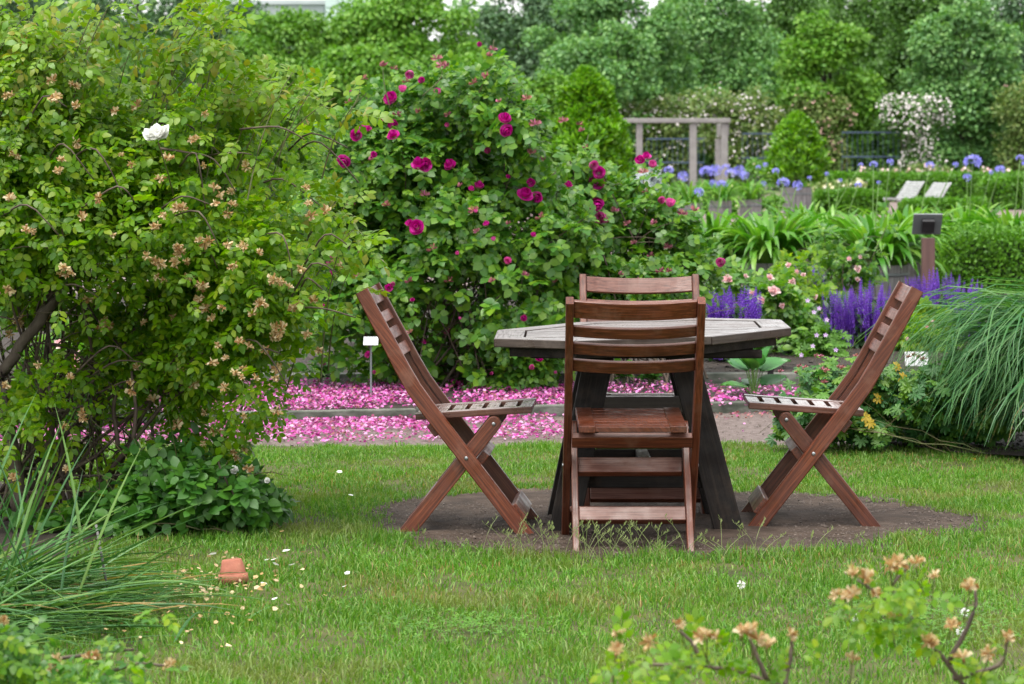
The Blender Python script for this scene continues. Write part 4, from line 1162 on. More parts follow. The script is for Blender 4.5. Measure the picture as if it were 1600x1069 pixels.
# straps: an arching blade as a template mesh
def strap(L, w, e0, bend, nseg=7, fold=.25, tip=.35, seed=0, twist=0, kink=None):
    """blade starts at the origin, rises with elevation e0 in the xz plane and bends down by `bend` radians"""
    rr_ = random.Random(seed); p = Vector((0, 0, 0)); V = []; Fs = []; e = e0
    for i in range(nseg + 1):
        t = i / nseg
        ww = w / 2 * (min(1, .55 + t * 2) if t < .25 else 1) * (1 - max(0, (t - (1 - tip)) / tip) ** 1.6)
        ww = max(ww, w * .03)
        nrm = Vector((-math.sin(e), 0, math.cos(e)))
        tw = twist * t
        lat = Vector((0, 1, 0)) * math.cos(tw) + nrm * math.sin(tw)
        V += [p - lat * ww + nrm * ww * fold * .8, p - nrm * ww * fold * .3, p + lat * ww + nrm * ww * fold * .8]
        if i < nseg:
            e = e0 - bend * (t ** 1.3) - (kink[1] if kink and t > kink[0] else 0)
            p = p + Vector((math.cos(e), 0, math.sin(e))) * (L / nseg)
            b = i * 3
            for k in (0, 1): Fs += [(b + k, b + k + 1, b + k + 4), (b + k, b + k + 4, b + k + 3)]
    return np.array([tuple(q) for q in V]), np.array(Fs)
def blades_thing(root, off, meshes, spots, name="blade"):
    for i, (x, y, z, az_, tl, s) in enumerate(spots):
        m = Matrix.Translation(Vector((x, y, z)) - Vector(off)) @ Matrix.Rotation(az_, 4, 'Z') @ Matrix.Rotation(tl, 4, 'X') @ Matrix.Scale(s, 4)
        link(name, meshes[i % len(meshes)], root, None, m)

# onion-like clump, lower left
oc_off = np.array((-1.42, 9.0, .02))
oc = thing("bulb_clump", "sprawling clump of long blue green tubular leaves in the bed by the clay pot", "plant", tuple(oc_off))
LEEK = [tmesh("blade", strap(.55, .013, e, b, 7, .6, .5, k), M['leek']) for k, (e, b) in enumerate([(1.25, .2), (.6, .3), (.35, .35), (.2, .2), (.3, .5), (.16, .2), (.10, .12), (.4, .75)])]
LEEKD = [tmesh("dry_blade", strap(.45, .010, .3, .5, 5, .5, .5), M['dry'])]
sp = []
for i in range(300):
    a = rr.uniform(-.5, 3.6); k_ = rr.random()
    bx = -1.60 + rr.gauss(0, .16); by = 8.95 + rr.gauss(0, .26)
    if i % 3 == 0: a = rr.uniform(-.45, .35)
    sc_ = rr.uniform(.7, 1.25)
    if math.cos(a) > .3: sc_ = min(sc_, (-1.02 - bx) / .5 if by + .4 * math.sin(a) > 9.15 else (-.80 - bx) / .5)
    sp.append((bx, by, .02 + rr.uniform(0, .02), a, rr.uniform(-.25, .25), max(.4, sc_)))
blades_thing(oc, oc_off, LEEK, sp)
for i in range(30):
    blades_thing(oc, oc_off, LEEKD, [(-1.6 + rr.gauss(0, .2), 9.0 + rr.gauss(0, .22), .03, rr.uniform(-.6, .8), rr.uniform(-.2, .2), rr.uniform(.6, 1.2))], "dry_blade")
n = 1700
x = -1.62 + RG.normal(size=n) * .22; y = 8.9 + RG.normal(size=n) * .34
V, Fs = spread([strap(.5, .012, .12, .2, 4, .5, .5), strap(.5, .012, .32, .5, 4, .5, .5), strap(.42, .011, .2, .35, 4, .5, .5)], np.stack([x, y, RG.uniform(.01, .04, n)], 1),
               np.stack([RG.normal(size=n) + .5, RG.normal(size=n), np.zeros(n)], 1), np.tile((0., 0., 1.), (n, 1)), RG.uniform(.3, .9, n))
link("low_blades", mesh_np("low_blades", V - oc_off, Fs, M['leek']), oc, None, None, None, "stuff")
# the thin dark stake in it
o = link("plant_stake", MB().tube([WP(150, 820, 9.1), WP(168, 920, 9.1) * np.array((1, 1, 1))], .004, 6).mesh("plant_stake", M['grey_wood'], True))
tag(o, "thin grey stake standing among the tubular leaves", "stake")

# upturned clay pot
pd = GD(921); pc = WP(365, 921, pd)
pot = thing("clay_pot", "small terracotta pot standing upside down on the lawn edge", "flower pot", (pc[0], pc[1], .022))
pot.rotation_euler = (math.radians(-2), math.radians(-5), 0)
sp_ = pd / F
body = MB().lathe([(.0, 36 * sp_), (15 * sp_, 36 * sp_), (15.6 * sp_, 35.5 * sp_), (21 * sp_, 13 * sp_), (21 * sp_, 12 * sp_)], 32).mesh("pot_body", M['terracotta'], True)
link("pot_body", body, pot)
link("pot_rim", MB().lathe([(21 * sp_, 14 * sp_), (23.0 * sp_, 13.5 * sp_), (24.5 * sp_, 0), (22 * sp_, 0), (20.5 * sp_, 10 * sp_)], 32).mesh("pot_rim", M['terracotta'], True), pot)
for m_ in (body,):
    pass
# near blurred plants at the bottom corners
def near_branch(name, label, pts, d, leaves, deads, loc, rows, nleaf, seed=0):
    off = np.array(loc)
    t = thing(name, label, "rose bush", tuple(off))
    L = lumps(rows, d, 1.0, .12, seed)
    bush_leaves(L, nleaf, COMP, .042, .066, M['pinkleaf'] if seed == 45 else M['leftleaf'], t, off, "foliage", .9, .2, .02, .6)
    single_leaves(L, leaves, LEAF_L, .045, .065, t, off, "leaf", .02, seed)
    for k, b in enumerate(pts):
        px_branch(b, d, .006, .003, "cane", t, off, M['cane'], 6, k)
    rr_ = random.Random(seed); stalks = []
    for px, py in deads:
        place(DEAD[rr_.randrange(5)], "withered_bloom", t, WP(px, py, d - .06), (1, rr_.uniform(-.4, .4), rr_.uniform(-.5, .5)),
              (rr_.uniform(-.4, .4), rr_.uniform(-.8, .1), rr_.uniform(.2, 1)), rr_.uniform(.026, .038), off)
        c = Vector(WP(px, py, d - .06)); stalks.append(bez(c, c + Vector((0, .02, -.03)), c + Vector((rr_.uniform(-.03, .03), .05, -.07)), 3))
    link("bloom_stalks", tubes_fast(stalks, [(.0012, .0015)] * len(stalks), 4).mesh("bloom_stalks", M['twig'], True), t, None, Matrix.Translation(-Vector(off)), None, "stuff")
    return t
def gb_px(px, d): return ((px - 800) * d / F, d, 0)
near_branch("rose_branch", "blurred rose spray with withered blooms, the higher one in the lower corner by the clover",
            [[(1700, 1340), (1560, 1150), (1490, 1050), (1430, 975), (1395, 920), (1420, 885)], [(1445, 1000), (1400, 950), (1340, 905)], [(1480, 1040), (1520, 960), (1525, 920)], [(1490, 1060), (1560, 1040), (1575, 1000)]],
            5.9, 12, [(1333, 895), (1352, 903), (1320, 933), (1306, 930), (1330, 930), (1405, 880), (1432, 880), (1392, 884), (1460, 900), (1516, 918), (1395, 965), (1370, 930), (1487, 978), (1574, 998), (1505, 1028), (1545, 1022), (1456, 1005), (1332, 1030), (1450, 1003)],
            gb_px(1700, 6.1), [(1380, 950, 45, .9), (1350, 960, 35, .8), (1430, 930, 35, .8), (1470, 940, 25, .4), (1520, 1040, 30, .4), (1590, 1050, 40, .5), (1560, 1060, 30, .5), (1440, 960, 30, .4), (1380, 1000, 25, .4)], 42, 41)
near_branch("rose_branch", "blurred low rose spray with withered blooms along the bottom, beside a higher spray",
            [[(1400, 1360), (1320, 1150), (1240, 1085), (1150, 1048), (1050, 1040), (985, 1035)], [(1100, 1045), (1085, 1010), (1062, 985)], [(1200, 1065), (1180, 1020), (1172, 995)], [(1225, 1075), (1235, 1030), (1238, 998)]],
            5.7, 12, [(968, 992), (962, 1018), (1015, 1003), (1062, 975), (1095, 995), (1120, 998), (1160, 988), (1172, 985), (1198, 1008), (1236, 992), (1105, 993), (1185, 1000)],
            gb_px(1400, 5.9), [(1000, 1045, 38, .8), (1060, 1040, 40, .9), (1110, 1050, 38, .8), (1170, 1040, 30, .6), (1210, 1060, 35, .5), (960, 1060, 25, .4), (1270, 1070, 30, .3)], 46, 43)
near_branch("rose_bush", "blurred low rose bush with pale withered blooms in front of the tubular leaves",
            [[(-60, 1330), (0, 1100), (60, 1040), (150, 1020), (210, 1015)], [(60, 1300), (110, 1100), (200, 1040), (260, 1040)]],
            6.4, 60, [(150, 1025), (140, 1030), (80, 1048), (88, 1035), (5, 972), (265, 1040), (20, 1060)],
            gb_px(-20, 6.7), [(10, 1025, 36, .7), (80, 1042, 32, .7), (150, 1050, 30, .6), (230, 1062, 26, .5), (40, 1080, 40), (130, 1088, 40), (220, 1095, 36), (-40, 1010, 50), (280, 1085, 20, .3), (205, 1010, 14, .3), (250, 960, 12, .3)], 260, 45)

# ================================================================== RIGHT SIDE: GERANIUM AND FOUNTAIN GRASS
ge_off = np.array((1.75, 13.8, .03))
ge = thing("geranium_plant", "broad mound of lobed green geranium leaves behind the right folding chair", "plant", tuple(ge_off))
rows = [(1240, 650, 34), (1230, 680, 20, .6), (1300, 640, 40), (1370, 630, 42), (1430, 625, 38), (1480, 640, 34), (1300, 690, 35, .9), (1360, 680, 40), (1430, 680, 40), (1490, 680, 32), (1530, 660, 30), (1330, 605, 35), (1390, 600, 30),
        (1440, 600, 25), (1270, 615, 30), (1400, 712, 22, .7), (1450, 712, 22, .7), (1560, 640, 40), (1590, 600, 40), (1350, 572, 22, .7), (1270, 590, 22, .8), (1300, 575, 20, .7), (1480, 595, 34), (1530, 605, 34), (1500, 565, 22, .7), (1530, 690, 24)]
LGe = lumps(rows, 13.8, 1.4, .2, 51)
P, u = in_lumps(LGe, 3300, .5); P, u = keep_above(P, .05, u); n = len(P)
xd = unit(n); xd[:, 2] *= .3; nd = unit(n) * .35 + u * .3; nd[:, 2] += .8; nd[:, 1] -= .5
scatter("foliage", PALM, P, xd, nd, RG.uniform(.05, .085, n), M['geran'], ge, ge_off, "stuff")
PM = [tmesh("leaf", t, M['geran']) for t in PALM]
single_leaves(LGe, 280, PM, .065, .095, ge, ge_off, "leaf", .03, 53)
bush_canes(LGe[:10], (1.75, 13.9, .03), 36, .003, .0015, ge, ge_off, "stalks", M['twig'], seed=54, twigs=2, spreadb=.45, sag=.1)
PMy = [tmesh("leaf", t, M['geran_y']) for t in PALM[:2]]
for px, py in [(1352, 652), (1358, 660), (1370, 622), (1468, 650), (1522, 722), (1410, 590), (1340, 606), (1400, 572)]:
    dd = front(LGe, px, py, 13.4) - .05
    place(PMy[0], "leaf", ge, WP(px, py, dd), (1, .2, -.3), (.2, -.8, .6), rr.uniform(.05, .075), ge_off, None, "yellowed leaf")
RUST = mesh_np("seed_head", *spread([RAG], np.zeros((14, 3)), unit(14) * np.array((1, 1, .5)) + np.array((0, 0, .3)), unit(14), .5), M['bud'])
rust = []
for i in range(46):
    px, py = rr.gauss(1290, 28), rr.gauss(590, 18)
    if i > 41: px, py = rr.uniform(1415, 1445), rr.uniform(553, 562)
    dd = 13.9 + rr.uniform(-.25, .25); c = WP(px, py, dd)
    place(RUST, "seed_head", ge, c, (1, 0, 0), (0, -.2, 1), rr.uniform(.025, .042), ge_off)
    rust.append(bez((c[0] + rr.uniform(-.05, .05), c[1], .08), (c[0], c[1], .2), tuple(c), 3))
link("seed_stalks", tubes_fast(rust, [(.0015, .001)] * len(rust), 3).mesh("seed_stalks", M['twig'], True), ge, None, Matrix.Translation(-Vector(ge_off)), None, "stuff")

fg_off = np.array((2.74, 13.7, .03))
fg = thing("ornamental_grass", "tall fountain of arching green grass blades at the edge of the lawn", "grass plant", tuple(fg_off))
ARC = [tmesh("blade", strap(L, w, e, b, 9, .35, .6, k), M['blade']) for k, (L, w, e, b) in enumerate([(1.6, .020, 1.40, 2.9), (1.5, .018, 1.3, 2.8), (1.35, .021, 1.15, 2.6), (1.7, .018, 1.45, 3.0), (1.2, .019, 1.0, 2.4), (1.7, .016, 1.5, 3.05)])]
sp = []
for i in range(300):
    a = rr.uniform(2.2, 5.4)        # towards the lawn and the camera
    sp.append((2.72 + rr.gauss(0, .10), 13.7 + rr.gauss(0, .08), .03, a, rr.uniform(-.3, .3), rr.uniform(.62, 1.05)))
blades_thing(fg, fg_off, ARC, sp)
n = 2400; a = RG.uniform(0, 6.283, n)
V, Fs = spread([strap(1.5, .014, 1.35, 2.9, 7, .35, .6), strap(1.3, .014, 1.1, 2.6, 7, .35, .6), strap(1.6, .013, 1.45, 3.0, 7, .35, .6)], np.stack([2.74 + RG.normal(size=n) * .1, 13.75 + RG.normal(size=n) * .1, np.full(n, .03)], 1),
               np.stack([np.cos(a), np.sin(a), np.zeros(n)], 1), np.stack([RG.normal(size=n) * .2, RG.normal(size=n) * .2, np.ones(n)], 1), RG.uniform(.55, 1.0, n))
ARD = [tmesh("dry_blade", strap(1.2, .012, 1.0, 2.5, 7, .35, .6), M['dry'])]
blades_thing(fg, fg_off, ARD, [(2.7 + rr.gauss(0, .1), 13.6, .03, rr.uniform(2.4, 5.2), rr.uniform(-.3, .3), rr.uniform(.4, .9)) for _ in range(26)], "dry_blade")
link("inner_blades", mesh_np("inner_blades", V - fg_off, Fs, M['blade']), fg, None, None, None, "stuff")

# ================================================================== HOSTA, LABELS, SMALL POSTS
def hosta(px, base_py, label, s=1.0, n=12, seed=0, spots=None):
    d = GD(base_py); c = WP(px, base_py, d); off = np.array((c[0], c[1], .05)); rr_ = random.Random(seed)
    t = thing("hosta", label, "hosta", tuple(off))
    # broad leaf with raised veins
    nu, nv = 8, 6; V = []; Fs = []
    for i in range(nu + 1):
        u_ = i / nu; w = .42 * math.sin(math.pi * min(1, u_ ** .75)) ** .8 if 0 < u_ < 1 else .012
        for j in range(nv + 1):
            v_ = (j / nv - .5) * 2
            V.append((u_, v_ * w, .10 * abs(v_) - .28 * u_ ** 2.2 + .022 * math.cos(v_ * 9) * (1 - u_)))
    for i in range(nu):
        for j in range(nv):
            p = i * (nv + 1) + j; Fs.append((p, p + nv + 1, p + nv + 2, p + 1))
    me = mesh_np("leaf", np.array(V), np.array(Fs), M['hosta'], True)
    stems = []
    for i in range(n):
        a = 2 * math.pi * i / n * 1.0 + rr_.uniform(-.3, .3) if i < n - 4 else rr_.uniform(3.4, 6.0); el_ = rr_.uniform(.3, .7) if i < n * .6 else rr_.uniform(.8, 1.25)
        dirv = Vector((math.cos(a) * math.cos(el_), math.sin(a) * math.cos(el_), math.sin(el_)))
        base = dirv * (.05 * s) + Vector((0, 0, .025 + .075 * (el_ > .58)))
        m = Matrix.Translation(base) @ basis(dirv, (0, -.25, 1)).to_4x4() @ Matrix.Scale(s * rr_.uniform(.11, .15), 4)
        link("leaf", me, t, None, m); stems.append(bez((0, 0, -.02), base * .5, base, 3))
    link("leaf_stalks", tubes_fast(stems, [(.004, .003)] * len(stems), 5).mesh("leaf_stalks", M['stem'], True), t, None, None, None, "stuff")
hosta(1178, 634, "hosta with broad rippled leaves on the pink petals between the table and right chair", 1.15, 16, 5)
def label_sign(name, corners_px, d, label, mat=M['white_paint'], stake=True, base_z=.06, tilt=-.35):
    x0, y0, x1, y1 = corners_px; c = WP((x0 + x1) / 2, (y0 + y1) / 2, d); w = (x1 - x0) * d / F; h = (y1 - y0) * d / F / math.cos(tilt)
    t = thing(name, label, "plant label", (c[0], c[1], base_z))
    bevel(link("label_plate", MB().box((0, 0, 0), (w, .004, h)).mesh("label_plate", mat), t, None, Matrix.Translation((0, 0, c[2] - base_z)) @ Matrix.Rotation(tilt, 4, 'X')), .001)
    if stake: link("stake", MB().box((0, .006, (c[2] - base_z) / 2 - .02), (.010, .004, c[2] - base_z + .04)).mesh("stake", M['sign_panel']), t)
    return t
label_sign("plant_label", (1414, 550, 1450, 572), 18.4, "blank white plant label on the soil left of the arching grass")
label_sign("plant_label", (1238, 523, 1254, 541), 20.3, "small white plant label half hidden by foliage above the hosta")
label_sign("plant_label", (568, 527, 591, 539), 16.2, "white plant label on a tall thin stake beside the tall rose bush", tilt=-.9)
label_sign("plant_label", (1168, 560, 1177, 567), 18.5, "tiny round white tag on the soil, the left one above the hosta", tilt=-.5)
label_sign("plant_label", (1180, 557, 1188, 567), 18.7, "tiny round white tag on the soil, the right one above the hosta", tilt=-.5)
d = 17.35; c = WP(1204, 612, d)
t = thing("ground_spike_lamp", "short black post with a flared top behind the hosta", "garden light", (c[0], c[1], .01))
link("post", MB().lathe([(.0, 0), (.018, 0), (.018, .10), (.02, .105)], 16).mesh("post", M['dark'], True), t)
link("head", MB().lathe([(.02, .10), (.030, .125), (.032, .14), (.026, .142), (.024, .128), (0, .126)], 16).mesh("head", M['dark'], True), t)
# small seedlings behind the table
def seedling(px, py, hpx, label, nl=26, seed=0, mat=M['darkleaf'], size=.055, tm=None):
    d = GD(py); c = WP(px, py, d); off = np.array((c[0], c[1], .05)); t = thing("young_plant", label, "plant", tuple(off))
    H = hpx * d / F
    paths = []; rr_ = random.Random(seed); P = []; X = []
    for i in range(6):
        e = Vector((rr_.uniform(-.5, .5) * H, rr_.uniform(-.4, .4) * H, H * rr_.uniform(.6, 1)))
        p = bez((0, 0, 0), (e.x * .2, e.y * .2, e.z * .6), e, 4); paths.append(p)
        for k in range(nl // 6):
            q = p[2 + k % 3]; P.append(tuple(q)); X.append((e.x + rr_.gauss(0, .08), e.y + rr_.gauss(0, .08), rr_.uniform(-.02, .06)))
    link("stems", tubes_fast(paths, [(.003, .0015)] * 6, 4).mesh("stems", M['twig'], True), t, None, None, None, "stuff")
    P = np.array(P); X = np.array(X); n = len(P)
    me = tmesh("leaf", tm or OVATE, mat)
    for k in range(n):
        place(me, "leaf", t, P[k], X[k], (rr_.gauss(0, .3), rr_.gauss(-.3, .3), 1), size * rr_.uniform(.7, 1.2), (0, 0, 0))
seedling(975, 618, 36, "young leafy plant in the bed seen through the table legs, the left one", 48, 3)
seedling(1015, 618, 34, "young leafy plant in the bed seen through the table legs, the right one", 48, 4)
seedling(1210, 592, 70, "sparse young shrub with yellow green leaves just behind the hosta", 66, 6, M['pinkleaf'], .07)
seedling(1150, 590, 50, "young leafy plant below the right end of the tabletop", 48, 8, M['pinkleaf'], .06)
seedling(580, 610, 40, "low plant with broad leaves behind the left chair's backrest", 60, 9, M['darkleaf'], .09)
seedling(500, 615, 40, "low dark plant at the foot of the tall rose bush, left of the left chair", 48, 10, M['darkleaf'], .08)

# ================================================================== BACK BED: SALVIA, PALE ROSES, MALLOW
def spike_mesh(seed):
    rr_ = random.Random(seed); P = []; X = []; mb = MB()
    mb.tube([(0, 0, 0), (.01, 0, .5), (0, 0, 1)], [.008, .006, .004], 4, False)
    for k in range(15):
        z = .32 + .66 * k / 15; r = .062 * (1 - .72 * k / 15)
        for j in range(6):
            a = j * 1.047 + k * .5 + rr_.uniform(-.2, .2); c = Vector((math.cos(a), math.sin(a), 0))
            b = Vector((0, 0, z)); l = Vector((-c.y, c.x, 0)) * r * .45
            mb.add([b + c * .008, b + c * r + l + Vector((0, 0, r * .3)), b + c * r * 1.1 + Vector((0, 0, r * .9)), b + c * r - l + Vector((0, 0, r * .3))], [(0, 1, 2), (0, 2, 3)])
    me = bpy.data.meshes.new("flower_spike"); me.from_pydata(mb.v, [], mb.f); me.materials.append(M['purple'])
    return me
SPK = [spike_mesh(s) for s in range(4)]
def salvia(label, spots, d, base_px, seed):
    """spots: (px, py_top) tips"""
    rr_ = random.Random(seed); b = WP(base_px[0], base_px[1], d); off = np.array((b[0], b[1], .06))
    t = thing("salvia_clump", label, "salvia", tuple(off))
    x0, x1 = min(p[0] for p in spots), max(p[0] for p in spots)
    for px, py in spots:
        dd = d + rr_.uniform(-.25, .25); tip = Vector(WP(px, py, dd)); H = tip.z - .06
        L = min(H * .95, rr_.uniform(.36, .50))
        ln = Vector(((px - base_px[0]) * .0022, rr_.uniform(-.12, .12), 1)).normalized()
        m = Matrix.Translation(tip - ln * L - Vector(off)) @ basis(ln.orthogonal(), ln).to_4x4() @ Matrix.Scale(L, 4)
        link("flower_spike", SPK[rr_.randrange(4)], t, None, m)
    ymid = sum(p[1] for p in spots) / len(spots); L = []
    w_ = (x1 - x0) / 2
    rows = [(x0 + (x1 - x0) * q, ymid + (base_px[1] - ymid) * g, max(16, w_ * .42), 1) for q in (.1, .35, .6, .85) for g in (.35, .62, .85)]
    Lm = lumps(rows, d, 1.1, .1, seed); 
    bush_leaves(Lm, 1500, [leaflet(.22, .05, .2)], .05, .085, M['salv'], t, off, "foliage", .7, -.2, .07, .6)
    st = [bez((off[0] + (p[0] - base_px[0]) * d / F * .5, d + rr_.uniform(-.1, .1), .06), ((p[0] - 800) * d / F, d, .2), tuple(WP(p[0], p[1] + 45, d)), 3) for p in spots]
    link("stems", tubes_fast(st, [(.003, .002)] * len(st), 3).mesh("stems", M['salv']), t, None, Matrix.Translation(-Vector(off)), None, "stuff")
rs = random.Random(99)
salvia("dense purple salvia clump just left of the right chair's backrest", [(rs.uniform(1285, 1392), 0) for _ in range(0)] + [(x_, 438 + abs(x_ - 1350) * .35 + rs.uniform(-10, 38)) for x_ in [rs.uniform(1282, 1400) for _ in range(105)]], 20.2, (1345, 556), 61)
salvia("purple salvia clump rising behind the right end of the tabletop", [(x_, 458 + rs.uniform(-12, 30)) for x_ in [rs.uniform(1104, 1192) for _ in range(85)]], 18.9, (1150, 575), 62)
salvia("purple salvia clump around the foot of the brown sign post", [(x_, 424 + abs(x_ - 1460) * .25 + rs.uniform(-8, 50)) for x_ in [rs.uniform(1412, 1535) for _ in range(120)]], 21.0, (1470, 545), 63)
salvia("small far salvia clump between the pale roses and agapanthus", [(x_, 415 + rs.uniform(-6, 24)) for x_ in [rs.uniform(1215, 1292) for _ in range(26)]], 25.0, (1250, 490), 64)
salvia("short sparse purple salvia below the biggest salvia clump", [(x_, 500 + rs.uniform(-10, 30)) for x_ in [rs.uniform(1235, 1300) for _ in range(14)]], 19.6, (1268, 575), 65)
salvia("faint mauve salvia seen through the gaps of the tall rose bush", [(x_, 445 + rs.uniform(-10, 70)) for x_ in [rs.uniform(560, 640) for _ in range(16)]], 20.5, (600, 555), 66)

def pale_rose(label, rows, d, base, blooms_, seed, nleaf=900):
    off = np.array(((base - 800) * d / F, d, .06)); t = thing("rose_bush", label, "rose bush", tuple(off)); L = lumps(rows, d, 1.1, .2, seed)
    bush_leaves(L, nleaf, COMP5, .08, .13, M['pinkleaf'] if seed % 2 else M['leftleaf'], t, off, "foliage", .85, .2, .1, .6)
    bush_canes(L, tuple(off), 14, .006, .002, t, off, seed=seed, twigs=3, spreadb=.15, sag=.05)
    rr_ = random.Random(seed)
    for k, (px, py, dp) in enumerate(blooms_):
        dd = front(L, px, py, d - .2) - .07
        place(PBLOOM[k % 3], "rose_bloom", t, WP(px, py, dd), (1, rr_.uniform(-.4, .4), rr_.uniform(-.5, .5)), (rr_.uniform(-.4, .4), -.8, rr_.uniform(0, .9)), dp * dd / F * .9, off)
pale_rose("loose bush of pale pink roses just above the right end of the tabletop", [(1125, 440, 14, .6), (1165, 445, 16, .6), (1205, 465, 24), (1200, 490, 22, .7), (1220, 515, 24, .8), (1205, 540, 22, .8), (1235, 485, 22)], 19.6, 1190,
          [(1137, 438, 22), (1126, 437, 12), (1208, 457, 24), (1214, 455, 16), (1175, 460, 17), (1203, 435, 16), (1210, 490, 14), (1232, 415, 12), (1165, 432, 10), (1190, 470, 16), (1222, 478, 12), (1198, 505, 12), (1240, 505, 11), (1212, 530, 10)], 71, 1000)
pale_rose("loose bush of pale pink roses left of the dense purple salvia", [(1240, 450, 22), (1275, 455, 20, .8), (1250, 475, 30), (1285, 480, 26, .8), (1230, 500, 26), (1260, 520, 28), (1290, 520, 20, .7), (1225, 420, 18, .5), (1265, 410, 14, .3)], 20.6, 1255,
          [(1237, 440, 20), (1273, 465, 13), (1255, 430, 10), (1282, 488, 13), (1270, 488, 11), (1306, 477, 9), (1228, 455, 15), (1250, 470, 12), (1262, 500, 12), (1245, 425, 10)], 72, 900)
pale_rose("thin pale rose shoots with small flowers in front of the agapanthus leaves", [(1330, 410, 22, .5), (1345, 430, 18, .5), (1300, 400, 18, .4), (1365, 400, 16, .3), (1310, 430, 18, .4), (1290, 370, 14, .3), (1385, 350, 12, .3)], 22.5, 1330,
          [(1327, 405, 10), (1340, 420, 15), (1340, 437, 10), (1344, 402, 9)], 73, 200)
pale_rose("small pale pink rose behind the right chair's backrest", [(1440, 500, 22), (1460, 515, 22), (1430, 525, 24), (1470, 540, 20), (1410, 530, 20), (1440, 545, 18)], 20.0, 1440, [(1448, 498, 11), (1455, 505, 15), (1448, 512, 10), (1418, 530, 8)], 74, 600)
pale_rose('white flowering bush glimpsed low behind the arching rose bush', [(100, 545, 26), (70, 560, 22), (130, 570, 24), (10, 470, 22), (180, 600, 24), (60, 600, 24), (120, 610, 24)], 15.0, 100, [(95, 540, 26), (118, 560, 30), (122, 575, 22), (4, 455, 30), (70, 620, 16), (150, 600, 14)], 75, 700)
# mallow
d = 19.4; off = np.array(((1280 - 800) * d / F, d, .06)); t = thing("mallow_plant", "mallow with rounded leaves and small mauve flowers below the dense salvia", "plant", tuple(off))
L = lumps([(1250, 520, 22, .8), (1275, 530, 26), (1300, 540, 24), (1260, 555, 24), (1290, 565, 26), (1310, 565, 16), (1240, 570, 16, .7), (1245, 590, 14, .6)], d, 1.2, .15, 81)
P, u = in_lumps(L, 700, .5); n = len(P); xd = unit(n); nd = unit(n) * .4 + np.array((0, -.5, .8))
scatter("foliage", PALM, P, xd, nd, RG.uniform(.06, .1, n), M['box'], t, off, "stuff")
MFL = mesh_np("flower", *merge([xf(T([(0, 0, 0), (.6, -.3, .1), (1, 0, .15), (.6, .3, .1)], [(0, 1, 2), (0, 2, 3)]), rot('Z', k * 1.257), .5, (0, 0, 0)) for k in range(5)]), M['mauve'])
for px, py in [(1272, 488), (1280, 482), (1276, 524), (1290, 524), (1306, 547), (1297, 562), (1300, 570), (1270, 541), (1252, 555), (1262, 470), (1292, 500), (1385, 600)]:
    place(MFL, "flower", t, WP(px, py, d - .45), (1, 0, .2), (rr.uniform(-.8, .8), -.9, .5), .034, off)

# rusty dry flower heads behind the geranium + chartreuse head
# ================================================================== AGAPANTHUS IN TUBS
STRAP = [tmesh("leaf", strap(L, .044, e, b + .25, 8, .3, .3, k), M['strap']) for k, (L, e, b) in enumerate([(.62, 1.4, 1.2), (.66, 1.25, 1.9), (.6, 1.1, 2.2), (.7, 1.35, 2.4), (.6, .9, 2.0), (.62, .7, 2.1), (.5, 1.45, .6), (.55, 1.2, 1.1)])]
def umbel(seed):
    rr_ = np.random.default_rng(seed); n = 26; u = rr_.normal(size=(n, 3)); u[:, 2] = u[:, 2] * .7 + .25; u /= np.linalg.norm(u, axis=1, keepdims=True)
    P = []
    fl = merge([xf(T([(0, 0, 0), (.5, -.16, .12), (1, 0, .32), (.5, .16, .12)], [(0, 1, 2), (0, 2, 3)]), rot('Z', k * 1.257), 1, (0, 0, 0)) for k in range(5)])
    V = []; Fs = []; b = 0
    for q in u:
        R = np.array(basis(Vector(q).orthogonal(), q)); c = q * rr_.uniform(.28, .4)
        V.append((fl[0] * .20) @ R.T + c); Fs.append(fl[1] + b); b += len(fl[0])
        l = np.cross(q, (0, .3, 1)); l /= np.linalg.norm(l)
        V.append(np.array([l * .006, -l * .006, c])); Fs.append(np.array([(0, 1, 2)]) + b); b += 3
    return mesh_np("flower_head", np.vstack(V), np.vstack(Fs), M['blue'])
UMB = [umbel(s) for s in range(3)]
def tub(t, r, h, z0=.004, staves=14, mat=None):
    w = 2 * math.pi * r / staves * .95
    me = MB()
    for zz, f in ((0, .86), (.5, .97), (1, 1)):
        pass
    P = []
    for z_, f in ((0, .84), (h * .5, .96), (h, 1.0)):
        P += [(-w / 2 * f, r * f - .016, z_), (w / 2 * f, r * f - .016, z_), (w / 2 * f, r * f, z_), (-w / 2 * f, r * f, z_)]
    fs = []
    for i in range(2):
        for k in range(4):
            k2 = (k + 1) % 4; fs.append((4 * i + k, 4 * i + k2, 4 * i + 4 + k2, 4 * i + 4 + k))
    fs += [(3, 2, 1, 0), (8, 9, 10, 11)]
    me = MB().add(P, fs).mesh("stave", M['grey_wood'])
    for k in range(staves): link("stave", me, t, None, Matrix.Translation((0, 0, z0)) @ Matrix.Rotation(2 * math.pi * k / staves, 4, 'Z'))
    for z_, f in ((h * .2, .90), (h * .78, .985)):
        link("hoop", MB().lathe([(r * f + .003, z_ - .015), (r * f + .007, z_ - .015), (r * f + .009, z_ + .015), (r * f + .004, z_ + .015)], 28).mesh("hoop", M['sign_panel'], True), t)
    link("tub_soil", MB().lathe([(0, h * .9), (r * .96, h * .88)], 20).mesh("tub_soil", M['soil']), t)
